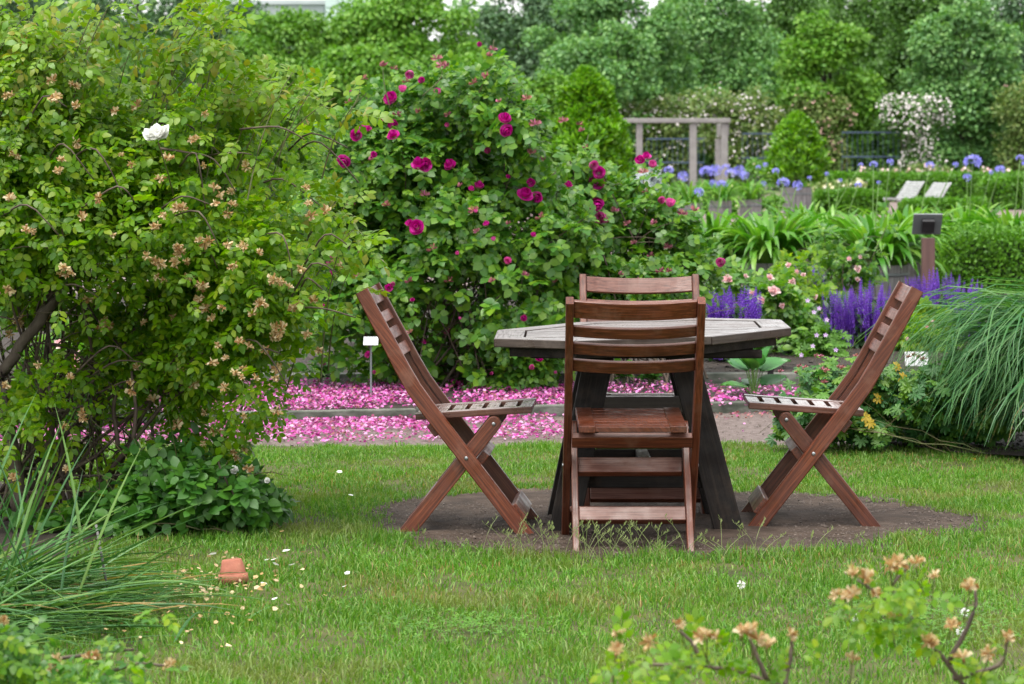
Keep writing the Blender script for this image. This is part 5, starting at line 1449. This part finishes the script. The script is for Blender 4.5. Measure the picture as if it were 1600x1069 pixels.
def agapanthus(px, d, label, nleaf, tips, tubr=.27, tubh=.34, seed=0, scale=1.0, extra=0):
    rr_ = random.Random(seed); x = (px - 800) * d / F; t = thing("agapanthus_tub", label, "potted plant", (x, d, 0), "agapanthus in wooden tubs")
    tub(t, tubr, tubh)
    nleaf = int(nleaf * (2.2 if d < 40 else 1.1))
    for i in range(nleaf):
        a = i * 2.399 + rr_.uniform(-.3, .3); q = rr_.random() ** .5 * tubr * .75
        m = Matrix.Translation((q * math.cos(a), q * math.sin(a), tubh * .88)) @ Matrix.Rotation(a, 4, 'Z') @ Matrix.Rotation(rr_.uniform(-.25, .25), 4, 'X') @ Matrix.Scale(scale * rr_.uniform(.75, 1.22) * (1 if d < 40 else .85), 4)
        link("leaf", STRAP[rr_.randrange(8)], t, None, m)
    st = []
    for k, (tx, ty, sz) in enumerate(tips):
        dd = d + rr_.uniform(-.2, .2); c = Vector(WP(tx, ty, dd)) - Vector((x, d, 0))
        place(UMB[k % 3], "flower_head", t, c, (1, rr_.uniform(-.3, .3), 0), (rr_.uniform(-.2, .2), rr_.uniform(-.3, .1), 1), sz * dd / F * 1.15, (0, 0, 0))
        b0 = Vector((c.x * .3 + rr_.uniform(-.05, .05), c.y * .3, tubh * .9))
        link("flower_stalk", MB().tube(bez(b0, b0.lerp(c, .5) + Vector((0, 0, .08)), c, 5), [.007, .0065, .006, .0055, .005, .0045], 5).mesh("flower_stalk", M['stem'], True), t)
agapanthus(1115, 27.5, "agapanthus tub nearest the spreading pink rose, leaves arching over it", 120, [(1127, 288, 14), (1092, 300, 16)], seed=1, tubh=.36)
agapanthus(1205, 27.0, "agapanthus tub with a thick fountain of strap leaves above the pale roses", 130, [(1224, 287, 20), (1246, 290, 17)], seed=2, tubh=.36)
agapanthus(1300, 29.0, "agapanthus tub left of the brown sign post, two tubs away from the hedge", 120, [(1212, 268, 12), (1265, 278, 8), (1292, 272, 8), (1341, 290, 11), (1313, 282, 7)], seed=3, tubh=.36, tubr=.3)
agapanthus(1372, 26.5, "agapanthus tub showing its grey staves left of the brown sign post", 110, [(1365, 258, 13), (1391, 253, 12), (1373, 286, 8)], seed=4, tubh=.36)
agapanthus(1418, 29.5, "agapanthus tub directly behind the brown sign post", 110, [(1453, 259, 14), (1493, 257, 10)], seed=5, tubh=.36)
agapanthus(1505, 31.0, "agapanthus tub with the largest blue flower ball, behind the fuzzy hedge", 120, [(1520, 255, 28), (1511, 277, 14), (1549, 270, 9), (1563, 266, 16)], seed=6, tubh=.36)
agapanthus(1585, 30.0, "agapanthus tub beside the frame's edge behind the fuzzy hedge", 120, [(1594, 248, 13), (1602, 256, 12)], seed=7, tubh=.36)
agapanthus(1250, 31.5, "agapanthus tub at the back between two thicker ones", 90, [(1345, 258, 8)], seed=8, tubh=.36)
# farther group by the pergola
agapanthus(1078, 50, "far agapanthus tub left of the middle one, in front of the pergola", 90, [(1045, 267, 15), (1067, 276, 18)], .20, .46, seed=11, scale=1.0)
agapanthus(1125, 52, "far agapanthus tub below the middle pergola post, with dense blue heads", 90, [(1104, 270, 22), (1118, 266, 20), (1115, 288, 16), (1130, 290, 14), (1093, 300, 13)], .20, .46, seed=12, scale=1.0)
agapanthus(1172, 53, "far agapanthus tub between the pergola and the round topiary", 90, [(1142, 272, 18), (1155, 268, 20), (1163, 275, 16), (1134, 262, 12), (1193, 287, 9), (1196, 258, 9), (1185, 262, 8)], .20, .46, seed=13, scale=1.0)



# brown sign post with grey panel
d = 25.5; t = thing("sign_post", "brown wooden lectern post holding a tilted grey panel, its back turned", "sign", ((1450 - 800) * d / F, d, .06))
bevel(link("post", MB().box((0, 0, .28), (.105, .10, .58)).mesh("post", M['sign_post']), t), .004)
pz = WP(1447, 350, d)[2] - .06
R = Matrix.Rotation(math.radians(52), 4, 'X') @ Matrix.Rotation(.05, 4, 'Z')
R = Matrix.Rotation(math.radians(36), 4, 'X')
bevel(link("panel", MB().box((-.01, 0, 0), (.245, .016, .215)).mesh("panel", M['sign_panel']), t, None, Matrix.Translation((0, -.02, pz)) @ R), .003)
bevel(link("bracket", MB().box((0, 0, 0), (.105, .05, .125)).mesh("bracket", M['dark']), t, None, Matrix.Translation((-.006, -.045, pz - .012)) @ R), .003)

# ================================================================== HEDGES
def hedge(x0, x1, y0, y1, z1, label, n, size=.03, mat=None, fuzz=.03, cat="hedge", rz=0):
    off = np.array(((x0 + x1) / 2, (y0 + y1) / 2, 0)); t = thing("box_hedge", label, cat, tuple(off))
    core = MB().box((0, 0, z1 / 2 - .02), (x1 - x0 - .08, y1 - y0 - .08, z1 - .06)).mesh("inner_growth", M['hedge_core'])
    link("inner_growth", core, t)
    A = np.array([(x1 - x0) * z1, (x1 - x0) * (y1 - y0), (y1 - y0) * z1, (y1 - y0) * z1]); f = RG.choice(4, n, p=A / A.sum())
    u, v = RG.random(n), RG.random(n); P = np.zeros((n, 3)); nd = np.zeros((n, 3))
    for k, (nn) in enumerate([(0, -1, 0), (0, 0, 1), (-1, 0, 0), (1, 0, 0)]):
        q = f == k; nd[q] = nn
        if k == 0: P[q] = np.stack([x0 + u[q] * (x1 - x0), np.full(q.sum(), y0), v[q] * z1], 1)
        if k == 1: P[q] = np.stack([x0 + u[q] * (x1 - x0), y0 + v[q] * (y1 - y0), np.full(q.sum(), z1)], 1)
        if k == 2: P[q] = np.stack([np.full(q.sum(), x0), y0 + u[q] * (y1 - y0), v[q] * z1], 1)
        if k == 3: P[q] = np.stack([np.full(q.sum(), x1), y0 + u[q] * (y1 - y0), v[q] * z1], 1)
    bump = fbm(P[:, 0] + P[:, 1] * .7, P[:, 2] * 2 + P[:, 1], 6, 4) * .012
    P += nd * (RG.normal(size=(n, 1)) * fuzz + bump[:, None])
    xd = unit(n) + nd * .8 + np.array((0, 0, .4)); n2 = nd + unit(n) * .8
    scatter("foliage", [diamond(.38)], P, xd, n2, RG.uniform(size * .7, size * 1.4, n), mat or M['box'], t, off, "stuff")
M['hedge_core'] = plain_mat("hedge_core", [(.008, .02, .004), (.02, .04, .01)], .9, 20)
s_ = 29.0
hedge((1478 - 800) * s_ / F, 6.2, 28.6, 29.9, .54, "fuzzy light green clipped hedge to the right of the brown sign post", 26000, .035, M['laurelbox'] if 'laurelbox' in M else M['box'], .035)
hedge((1275 - 800) * 62 / F, (1378 - 800) * 62 / F, 61.4, 62.2, .42, "short low box hedge left of the white garden chairs", 5000, .07, None, .03)
hedge((1412 - 800) * 58 / F, (1535 - 800) * 58 / F, 57.6, 58.4, .30, "low box hedge in front of the white garden chairs", 6000, .07, None, .03)
hedge((1262 - 800) * 76 / F, (1700 - 800) * 76 / F, 75.4, 76.6, .62, "long box hedge behind the white garden chairs", 14000, .08, None, .04)
hedge((1500 - 800) * 70 / F, (1700 - 800) * 70 / F, 66, 67.2, .62, "box hedge to the right of the white garden chairs, nearer than the long one", 8000, .08, None, .04)

hedge(-9.0, -.6, 36.0, 37.0, .62, "low box hedge behind the arching bush and the tall magenta rose, mostly hidden", 9000, .06, None, .04)
hedge(-16.0, 1.0, 62.0, 63.2, .7, "far box hedge along the gravel behind the rose bushes, mostly hidden", 9000, .09, None, .05)

# ================================================================== WHITE GARDEN CHAIRS
def lounger(px0, px1, ytop, ybot, d, label, seat=True, rz=.0):
    w = (px1 - px0) * d / F
    c = WP((px0 + px1) / 2 - 12, ybot, d); t = thing("garden_lounger", label, "garden chair", (c[0], d, .004), "white slatted garden chairs", rz)
    zt = WP(0, ytop, d)[2]; zb = .34
    l_ = Vector((.707, -.707, 0)); r_ = Vector((.707, .707, 0)); H = zt - zb; lean = .36; L_ = math.hypot(lean, H)
    bd = (r_ * lean + Vector((0, 0, H))).normalized(); bn = l_.cross(bd); W_ = .46
    def Rm_(x, y, z): return Matrix(((x.x, y.x, z.x), (x.y, y.y, z.y), (x.z, y.z, z.z))).to_4x4()
    sl = MB().box((0, 0, 0), (W_, .044, .016)).mesh("slat", M['white_slat'])
    for i in range(7):
        link("slat", sl, t, None, Matrix.Translation(Vector((0, 0, zb)) + bd * (L_ * (i + .5) / 7)) @ Rm_(l_, bd, bn))
    for i in range(6):
        link("slat", sl, t, None, Matrix.Translation(Vector((0, 0, zb - .02 + .006 * i)) - r_ * (.05 + .07 * i)) @ Rm_(l_, r_, Vector((0, 0, 1))))
    for sg in (-1, 1):
        e = l_ * (W_ * .42 * sg)
        link("frame_bar", MB().tube([e + Vector((0, 0, zb - .03)) - bn * .012 + r_ * .02, e + Vector((0, 0, zb)) + bd * L_ + r_ * .02], .013, 6).mesh("frame_bar", M['white_paint']), t)
        link("frame_bar", MB().tube([e + Vector((0, 0, zb - .04)) + r_ * .03, e + Vector((0, 0, zb - .01)) - r_ * .45], .013, 6).mesh("frame_bar", M['white_paint']), t)
        link("leg", MB().tube([e + Vector((0, 0, zb - .02)) - r_ * .42, e - r_ * .25 + Vector((0, 0, -.01))], .013, 6).mesh("leg", M['white_paint']), t)
        link("leg", MB().tube([e + Vector((0, 0, zb - .03)), e + r_ * .14 + Vector((0, 0, -.01))], .013, 6).mesh("leg", M['white_paint']), t)
lounger(1412, 1440, 284, 326, 61.0, "white slatted garden chair, left of two by the box hedges, its seat in view")
lounger(1455, 1482, 286, 326, 61.5, "white slatted garden chair, the right of two by the box hedges, its seat hidden")

# ================================================================== TOPIARIES
def topiary(px, d, top_py, w_px, label, n, tubr, tubh, seed=0, leaf=.07):
    x = (px - 800) * d / F; t = thing("topiary_tree", label, "topiary", (x, d, 0)); Z1 = WP(0, top_py, d)[2]; Rm = w_px / 2 * d / F; z0 = tubh + .1
    tub(t, tubr, tubh, staves=16)
    link("trunk", MB().tube([(0, 0, tubh * .8), (0, 0, Z1 * .7)], [.035, .015], 8).mesh("trunk", M['bark']), t)
    f = RG.random(n) ** .8; a = RG.random(n) * 6.283
    prof = np.interp(f, [0, .12, .3, .6, .85, 1], [.75, 1, 1, .8, .5, .08])
    lum = 1 + .10 * fbm(a * 1.5, f * 6, 2.5, seed)
    r = Rm * prof * lum * (1 - .35 * RG.random(n) ** 2)
    P = np.stack([r * np.cos(a), r * np.sin(a), z0 + f * (Z1 - z0)], 1)
    u = np.stack([np.cos(a), np.sin(a), np.full(n, .5)], 1)
    scatter("crown", [leaflet(.22, .05, .1)], P, u * .6 + unit(n) * .7 + np.array((0, 0, .4)), u + unit(n) * .7 + np.array((0, 0, .5)), RG.uniform(leaf * .7, leaf * 1.3, n), M['laurel'], t, (0, 0, 0), "stuff")
topiary(1245, 60, 180, 84, "small cone shaped evergreen in a grey tub, between the pergola and the white chairs", 9000, .30, .58, 1, .10)
topiary(916, 42, 112, 128, "large cone shaped glossy evergreen rising behind the spreading pink rose", 16000, .35, .55, 2, .095)

# ================================================================== PERGOLA
d = 80.0; t = thing("pergola", "pale timber pergola frame with three posts behind the blue agapanthus", "pergola", ((1083 - 800) * d / F, d, 0))
bx = lambda p: (p - 1083) * d / F
zt = WP(0, 193, d)[2]
for px, w, yy in ((999, .17, 0), (1083, .19, 0), (1132, .18, 0)):
    bevel(link("post", MB().box((bx(px), yy, zt / 2), (w, w, zt)).mesh("post", M['pergola']), t), .02)
    if 0: bevel(link("post_cap", MB().box((bx(px), yy, zt - .06), (w + .05, w + .05, .1)).mesh("post_cap", M['pergola']), t), .01)
bevel(link("beam", MB().box(((bx(972) + bx(1141)) / 2, 0, zt + .075), (bx(1141) - bx(972), .3, .125)).mesh("beam", M['pergola']), t), .02)
bevel(link("beam", MB().box((bx(1136), 1.6, zt - .16), (.12, 3.2, .34)).mesh("beam", M['pergola']), t), .02)
bevel(link("post", MB().box((bx(1136), 3.1, zt / 2 - .2), (.2, .2, zt - .4)).mesh("post", M['pergola']), t), .02)

# fountain
d = 57.0; c = WP(1005, 292, d); t = thing("fountain", "small stone basin with splashing water left of the pergola posts", "fountain", (c[0], d, 0))
zb = c[2]
link("basin", MB().lathe([(.0, zb - .1), (.12, zb - .08), (.26, zb + .05), (.30, zb + .09), (.30, zb + .12), (.26, zb + .11), (0, zb + .07)], 24).mesh("basin", M['stone'], True), t)
link("pedestal", MB().lathe([(.0, 0), (.2, 0), (.2, .06), (.10, .12), (.09, zb - .14), (.13, zb - .08)], 20).mesh("pedestal", M['stone'], True), t)
mb = MB(); rr_ = random.Random(2)
for i in range(40):
    a = rr_.uniform(0, 6.28); r = rr_.uniform(.04, .24); h = rr_.uniform(.15, .34)
    mb.tube(bez((0, 0, zb + .08), (r * .4 * math.cos(a), r * .4 * math.sin(a), zb + h * 1.5), (r * math.cos(a), r * math.sin(a), zb + .09), 6), .007, 4, False)
link("water_jets", mb.mesh("water_jets", M['water'], True), t)
link("water_surface", MB().lathe([(0, zb + .102), (.262, zb + .102)], 24).mesh("water_surface", M['water']), t)

# ================================================================== TRELLIS AND CLIMBING ROSES
def trellis(px0, px1, d, label, rails=(207, 245)):
    x0, x1 = (px0 - 800) * d / F, (px1 - 800) * d / F; t = thing("trellis_fence", label, "trellis", ((x0 + x1) / 2, d, 0), "blue trellis panels")
    L = x1 - x0
    for py in rails:
        z = WP(0, py, d)[2]; link("rail", MB().box((0, 0, z), (L, .04, .045)).mesh("rail", M['blue_paint']), t)
    zt_ = WP(0, rails[0] - 2, d)[2]; me = MB().box((0, 0, zt_ / 2), (.013, .013, zt_)).mesh("upright", M['blue_paint']); n = int(L / .155)
    for i in range(n + 1): link("upright", me, t, None, Matrix.Translation((-L / 2 + L * i / n, .04, 0)))
trellis(1316, 1412, 93, "blue metal trellis panel left of the white flowering pillar")
trellis(1010, 1100, 93, "blue metal trellis panel seen between the pergola posts", (217, 254))
trellis(1160, 1240, 93, "blue metal trellis panel behind the cone shaped evergreen in the tub", (209, 247))
def climber(label, rows, d, leafmat, n, bl, nb, seed, bmat=None, bshell=.25):
    nb = int(nb * 1.7)
    x = (rows[0][0] - 800) * d / F; off = np.array((x, d, 0)); t = thing("climbing_rose", label, "climbing rose", tuple(off)); L = lumps(rows, d, 1.0, .2, seed)
    bush_leaves(L, n, [leaflet(.34, .06, .1), diamond(.4)], .09, .15, leafmat, t, off, "foliage", .8, .1, .05, .4)
    P, u = in_lumps(L, nb, bshell); u[:, 1] = -np.abs(u[:, 1]); 
    sel = []
    for i in range(len(P)):
        pass
    C5 = merge([xf(T([(0, 0, 0), (.5, -.4, .1), (1, 0, .2), (.5, .4, .1)], [(0, 1, 2), (0, 2, 3)]), rot('Z', k * 1.257), .5, (0, 0, 0)) for k in range(5)])
    # flowers come in small trusses
    tr = P[RG.integers(0, len(P), nb)] ; tr = tr + RG.normal(size=tr.shape) * .05
    cen = np.array([a_[0] for a_ in L]).mean(0)
    tr[:, 1] -= .12
    scatter("blossoms", [C5], tr, unit(nb), unit(nb) * .5 + np.array((0, -1, .5)), RG.uniform(.05, .095, nb), bmat or M['wblossom'], t, off, "stuff")
    bush_canes(L, (x, d, 0), 10, .02, .006, t, off, seed=seed, twigs=2, spreadb=.2, sag=.05)
climber("pillar of climbing rose covered in white flowers, wide at the top", [(1425, 190, 28), (1400, 175, 24), (1390, 165, 18), (1450, 170, 24), (1470, 185, 16), (1440, 225, 24), (1430, 255, 24), (1455, 260, 20), (1415, 160, 14), (1472, 165, 12), (1450, 285, 24), (1425, 290, 20)], 92, M['tree_d'], 5200, 0, 1050, 91, None, .15)
climber("climbing rose mass with scattered white flowers behind the right pergola post", [(1180, 200, 40), (1160, 180, 34), (1150, 230, 36), (1200, 240, 34), (1130, 165, 26), (1100, 170, 30), (1180, 160, 24), (1210, 190, 26), (1150, 270, 34), (1190, 280, 34), (1110, 210, 30), (1220, 270, 24)], 95, M['climb'], 8500, 0, 620, 92, None, .2)
climber("climbing rose mass with pale flowers along the top, behind the left pergola post", [(1000, 185, 26), (975, 180, 22), (1030, 180, 26), (1050, 200, 30), (1000, 220, 30), (1060, 240, 30), (1010, 260, 34), (1060, 280, 30), (965, 230, 30), (1040, 160, 16), (1075, 160, 20)], 96, M['climb'], 8000, 0, 330, 93, None, .2)
climber("climbing rose with fading pinkish flowers behind the cone shaped evergreen", [(1280, 175, 34), (1255, 165, 22), (1310, 170, 22), (1290, 210, 34), (1300, 250, 30), (1270, 240, 26), (1290, 285, 30), (1325, 185, 14)], 95, M['climb'], 6000, 0, 260, 94, M['pblossom'], .2)
climber("tall climbing rose column with no flowers by the right edge of the frame", [(1580, 165, 30), (1600, 190, 34), (1590, 230, 34), (1610, 150, 24), (1585, 270, 32), (1630, 220, 40)], 95, M['climb'], 5000, 0, 20, 95, M['pblossom'])
climber("low green shrub mass between two trellis panels and the box hedge", [(1360, 270, 26), (1330, 280, 20), (1390, 285, 20), (1345, 255, 14), (1480, 270, 30), (1510, 275, 26), (1240, 285, 20)], 96, M['tree_d'], 4200, 0, 10, 96)
# far flower border
def border(label, rows, d, nl, nb, mat, seed, lm='climb'):
    x = (rows[0][0] - 800) * d / F; off = np.array((x, d, 0)); t = thing("flower_border", label, "flowers", tuple(off)); L = lumps(rows, d, 1.2, .2, seed)
    bush_leaves(L, nl, [leaflet(.3)], .06, .12, M[lm], t, off, "foliage", .8, .0, .02, .5)
    P, u = in_lumps(L, nb, .3); P[:, 1] -= .1; P[:, 2] += .03
    C5 = merge([xf(T([(0, 0, 0), (.5, -.4, .1), (1, 0, .2), (.5, .4, .1)], [(0, 1, 2), (0, 2, 3)]), rot('Z', k * 1.257), .5, (0, 0, 0)) for k in range(5)])
    scatter("blossoms", [C5], P, unit(nb), unit(nb) * .5 + np.array((0, -1, .5)), RG.uniform(.06, .11, nb), mat, t, off, "stuff")
border("low border of pale yellow flowers left of the short box hedge", [(1275, 302, 14), (1295, 305, 14), (1315, 298, 14), (1290, 292, 10), (1340, 292, 12), (1310, 310, 10)], 66, 1500, 120, M['yblossom'], 101)
border("border of pink and white roses behind the long box hedge", [(1440, 266, 10), (1425, 268, 9), (1455, 268, 9), (1480, 270, 9), (1510, 270, 9), (1540, 272, 9), (1400, 270, 8), (1380, 272, 8), (1350, 270, 8), (1570, 272, 9)], 82, 1500, 130, M['palepink'], 102)
border("green filler planting at the foot of the pergola", [(1060, 300, 14), (1100, 300, 16), (1140, 300, 16), (1175, 300, 14), (1030, 300, 14), (1200, 275, 14), (1180, 262, 14)], 70, 2600, 20, M['yblossom'], 103, 'box')
border('low leafy planting along the gravel behind the far agapanthus tubs', [(1050, 322, 14), (1080, 325, 14), (1110, 322, 14), (1140, 326, 14), (1170, 322, 14), (1200, 325, 14), (1212, 318, 12), (1020, 322, 14)], 58, 3200, 25, M['yblossom'], 105, 'box')
border("silvery leaved plant beside the stone fountain", [(1024, 285, 9), (1020, 272, 7), (1012, 294, 8), (990, 300, 10)], 40, 500, 8, M['yblossom'], 104, 'silver')

# ================================================================== TREES
def tree(px, d, top_py, w_px, label, leafmat, n, seed, low=None, cat="tree", size=.165, puffr=.62, name="tree", squash=.8, hole=None):
    """crown built of leaf puffs; top_py may lie above the frame"""
    rr_ = random.Random(seed); x = (px - 800) * d / F; H = WP(0, top_py, d)[2]; W_ = w_px / 2 * d / F; z0 = low if low is not None else 1.2
    off = np.array((x, d, 0)); t = thing(name, label, cat, tuple(off))
    n = int(n * 1.9); puffs = []
    cz = (H + z0) / 2; hz = (H - z0) / 2
    npf = int(24 + W_ * hz * 9)
    for i in range(npf):
        a = rr_.uniform(0, 6.283); zz = rr_.uniform(-.95, 1)
        rr0 = math.sqrt(max(0.05, 1 - abs(zz) ** 2.6)) * (1 if zz > -.3 else .92)
        q = rr_.uniform(.55, 1.0)
        if math.sin(a) > .35: a = -a            # most puffs on the seen half
        c = np.array((W_ * rr0 * q * math.cos(a), W_ * rr0 * q * math.sin(a) * .8, cz + hz * zz * .93))
        r = puffr * rr_.uniform(.45, 1.35) * (1 if zz < .7 else .75)
        puffs.append((c, r))
    C = np.array([p[0] for p in puffs]); Rr = np.array([p[1] for p in puffs])
    ix = RG.choice(len(puffs), n, p=Rr ** 2 / (Rr ** 2).sum()); u = unit(n); u[:, 2] = np.where(RG.random(n) < .5, np.abs(u[:, 2]), u[:, 2])
    rad = RG.random(n) ** .5 * (1 + .22 * np.abs(RG.normal(size=n)))
    P = C[ix] + u * (Rr[ix] * rad)[:, None] * np.array((1.15, 1.15, squash))
    P = P[P[:, 2] > .2] ; u = u[:len(P)]; n = len(P)
    xd = u * .6 + unit(n) * .8; xd[:, 2] -= .3; nd = unit(n) * .6 + u * .5 + np.array((0, -.1, .6))
    scatter("crown", [diamond(.42, .1), diamond(.36, .16)], P, xd, nd, RG.uniform(size * .55, size * 1.15, n), leafmat, t, (0, 0, 0), "stuff")
    mb = MB(); rt = max(.10, W_ * .07)
    mb.tube([(0, 0, -.1), (rr_.uniform(-.1, .1), 0, z0), (rr_.uniform(-.2, .2), 0, cz), (0, 0, H * .9)], [rt * 1.3, rt, rt * .6, rt * .2], 9)
    tr_ = mb.mesh("trunk", M['bark'], True); link("trunk", tr_, t)
    for i in range(9):
        c, r = puffs[rr_.randrange(len(puffs))]; zb_ = max(.8, min(c[2] - .5, H * .6)) * rr_.uniform(.6, .95)
        link("limb", MB().tube(bez((0, 0, zb_), (c[0] * .5, c[1] * .5, (zb_ + c[2]) / 2 + .2), tuple(c), 5), [rt * .5, rt * .45, rt * .38, rt * .3, rt * .22, rt * .1], 6).mesh("limb", M['bark'], True), t)
    return t
TL = "crown of leaves"
tree(-10, 108, -70, 260, "grey green dark tree at the far left corner above the arching rose", M['tree_c'], 11000, 1)
tree(215, 112, -60, 270, "dark grey green tree behind the arching rose bush, left of a smaller dark one", M['tree_c'], 11000, 2)
tree(365, 105, 8, 120, "smaller dark grey green tree just left of the pale green building's foot", M['tree_c'], 6000, 3)
tree(450, 92, 22, 190, "bright green rounded tree whose top ends below the pale green building", M['tree_a'], 16000, 4, .6, puffr=.55)
tree(630, 94, -22, 250, "bright green broad tree behind the top of the magenta rose bush", M['tree_a'], 20000, 5, .6, puffr=.55)
tree(560, 86, 70, 170, "low bright green tree filling the gap behind the magenta rose bush", M['tree_a'], 10000, 6, .4, puffr=.5)
tree(745, 118, -12, 120, "distant grey green tree top under the sky gap, behind the bright green ones", M['tree_b'], 6500, 7)
tree(818, 106, -60, 130, "dark bluish tree between the bright green tree and the pale maple", M['tree_c'], 10000, 8, .6)
tree(960, 100, -60, 240, "pale green maple like tree above the cone shaped evergreen", M['tree_b'], 21000, 9, .6, puffr=.5)
tree(855, 88, 118, 90, "light green shrub tree directly left of the large cone shaped evergreen", M['tree_a'], 5000, 10, .3, puffr=.4)
tree(1110, 108, -40, 190, "mid green tree above the pergola beam", M['tree_b'], 14000, 11, .6, puffr=.55)
tree(1190, 114, -70, 160, "deep green tree between the pergola and the bright layered tree", M['tree_d'], 11000, 12, .6)
tree(1290, 96, 8, 130, "bright layered tree in front of a deep green one, above the small potted evergreen", M['tree_a'], 13000, 13, .6, puffr=.42)
tree(1335, 118, -60, 110, "deep green tree left of the bright sky gap", M['tree_d'], 8000, 14, .6)
tree(1440, 104, -60, 130, "deep green tree above the pillar of white climbing roses", M['tree_d'], 10000, 15, .6, puffr=.5)
tree(1500, 97, 0, 170, "mid green layered tree right of the white flowering pillar", M['tree_b'], 15000, 16, .5, puffr=.48)
tree(1610, 103, -60, 170, "bluish green tree at the far right corner", M['tree_c'], 11000, 17, .5)
tree(1390, 112, 110, 120, "lower dark tree behind the top of the white flowering pillar", M['tree_d'], 7000, 18, .4)
tree(1535, 99, 150, 130, "dark rounded shrub tree behind the box hedges on the right", M['tree_d'], 8000, 19, .3, puffr=.45)
tree(905, 112, -60, 150, "mid green tree filling in behind the large cone shaped evergreen", M['tree_b'], 11000, 31, .6, puffr=.55)
tree(940, 96, 40, 190, "lower pale green tree directly above the large cone shaped evergreen", M['tree_b'], 9000, 33, .4, puffr=.5)
tree(1060, 104, 100, 150, "lower mid green tree behind the pergola beam", M['tree_b'], 9000, 20, .3, puffr=.45)
tree(1215, 104, 100, 140, "lower mid green tree behind the climbing rose mass", M['tree_b'], 8000, 21, .3, puffr=.45)
tree(300, 100, 60, 300, "wide dark green tree low behind the arching rose bush", M['tree_d'], 9000, 22, .3)
tree(60, 96, 60, 300, "wide green tree low behind the arching rose bush at the far left", M['tree_d'], 9000, 23, .3)
tree(745, 92, 90, 150, "low bright green tree beside the tip of the magenta rose bush", M['tree_a'], 8000, 24, .3, puffr=.45)
# far woodland so that no gap shows bare ground
n = 26000; P = np.stack([RG.uniform(-28, 28, n), RG.uniform(128, 142, n), 6.9 * RG.random(n) ** .8], 1)
P[:, 2] *= 1 + .09 * fbm(P[:, 0], P[:, 0] * 0, .5, 5)
u = unit(n)
tag(scatter("far_woodland", [diamond(.45, .1)], P, u, unit(n) + np.array((0, -.5, .5)), RG.uniform(.4, .7, n), M['tree_d'], None, (0, 0, 0), "stuff"), "continuous dark woodland closing the view behind the trees", "woodland")

# ================================================================== BUILDINGS
d = 170.0
def block(name, label, px0, px1, ytop, dd, mat, depth, lines, vert=0, storey=3.0):
    x0, x1 = (px0 - 800) * dd / F, (px1 - 800) * dd / F; Z = WP(0, ytop, dd)[2]
    t = thing(name, label, "building", ((x0 + x1) / 2, dd, 0)); w = x1 - x0
    link("wall", MB().box((0, depth / 2, Z / 2), (w, depth, Z)).mesh("wall", mat), t)
    link("roof", MB().box((0, depth / 2, Z + .12), (w + .5, depth + .5, .24)).mesh("roof", M['building_grey']), t)
    n = max(2, int(Z / 1.15)); me = MB().box((0, 0, 0), (w - .1, .05, 1.08)).mesh("cladding_panel", mat)
    m = 4; me = MB().box((0, 0, 0), (w / m - .06, .05, 1.08)).mesh("cladding_panel", mat)
    for i in range(n):
        for j in range(m): link("cladding_panel", me, t, None, Matrix.Translation((-w / 2 + w / m * (j + .5), -.03, .6 + i * 1.15)))
block("tall_building", "pale green clad building whose upper wall shows above the bright green trees", 508, 585, -70, 170, M['building_pale'], 14, 8)
block("low_building", "lower grey blue flat roofed building left of the pale green one", 300, 506, 7, 178, M['building_grey'], 12, 5)
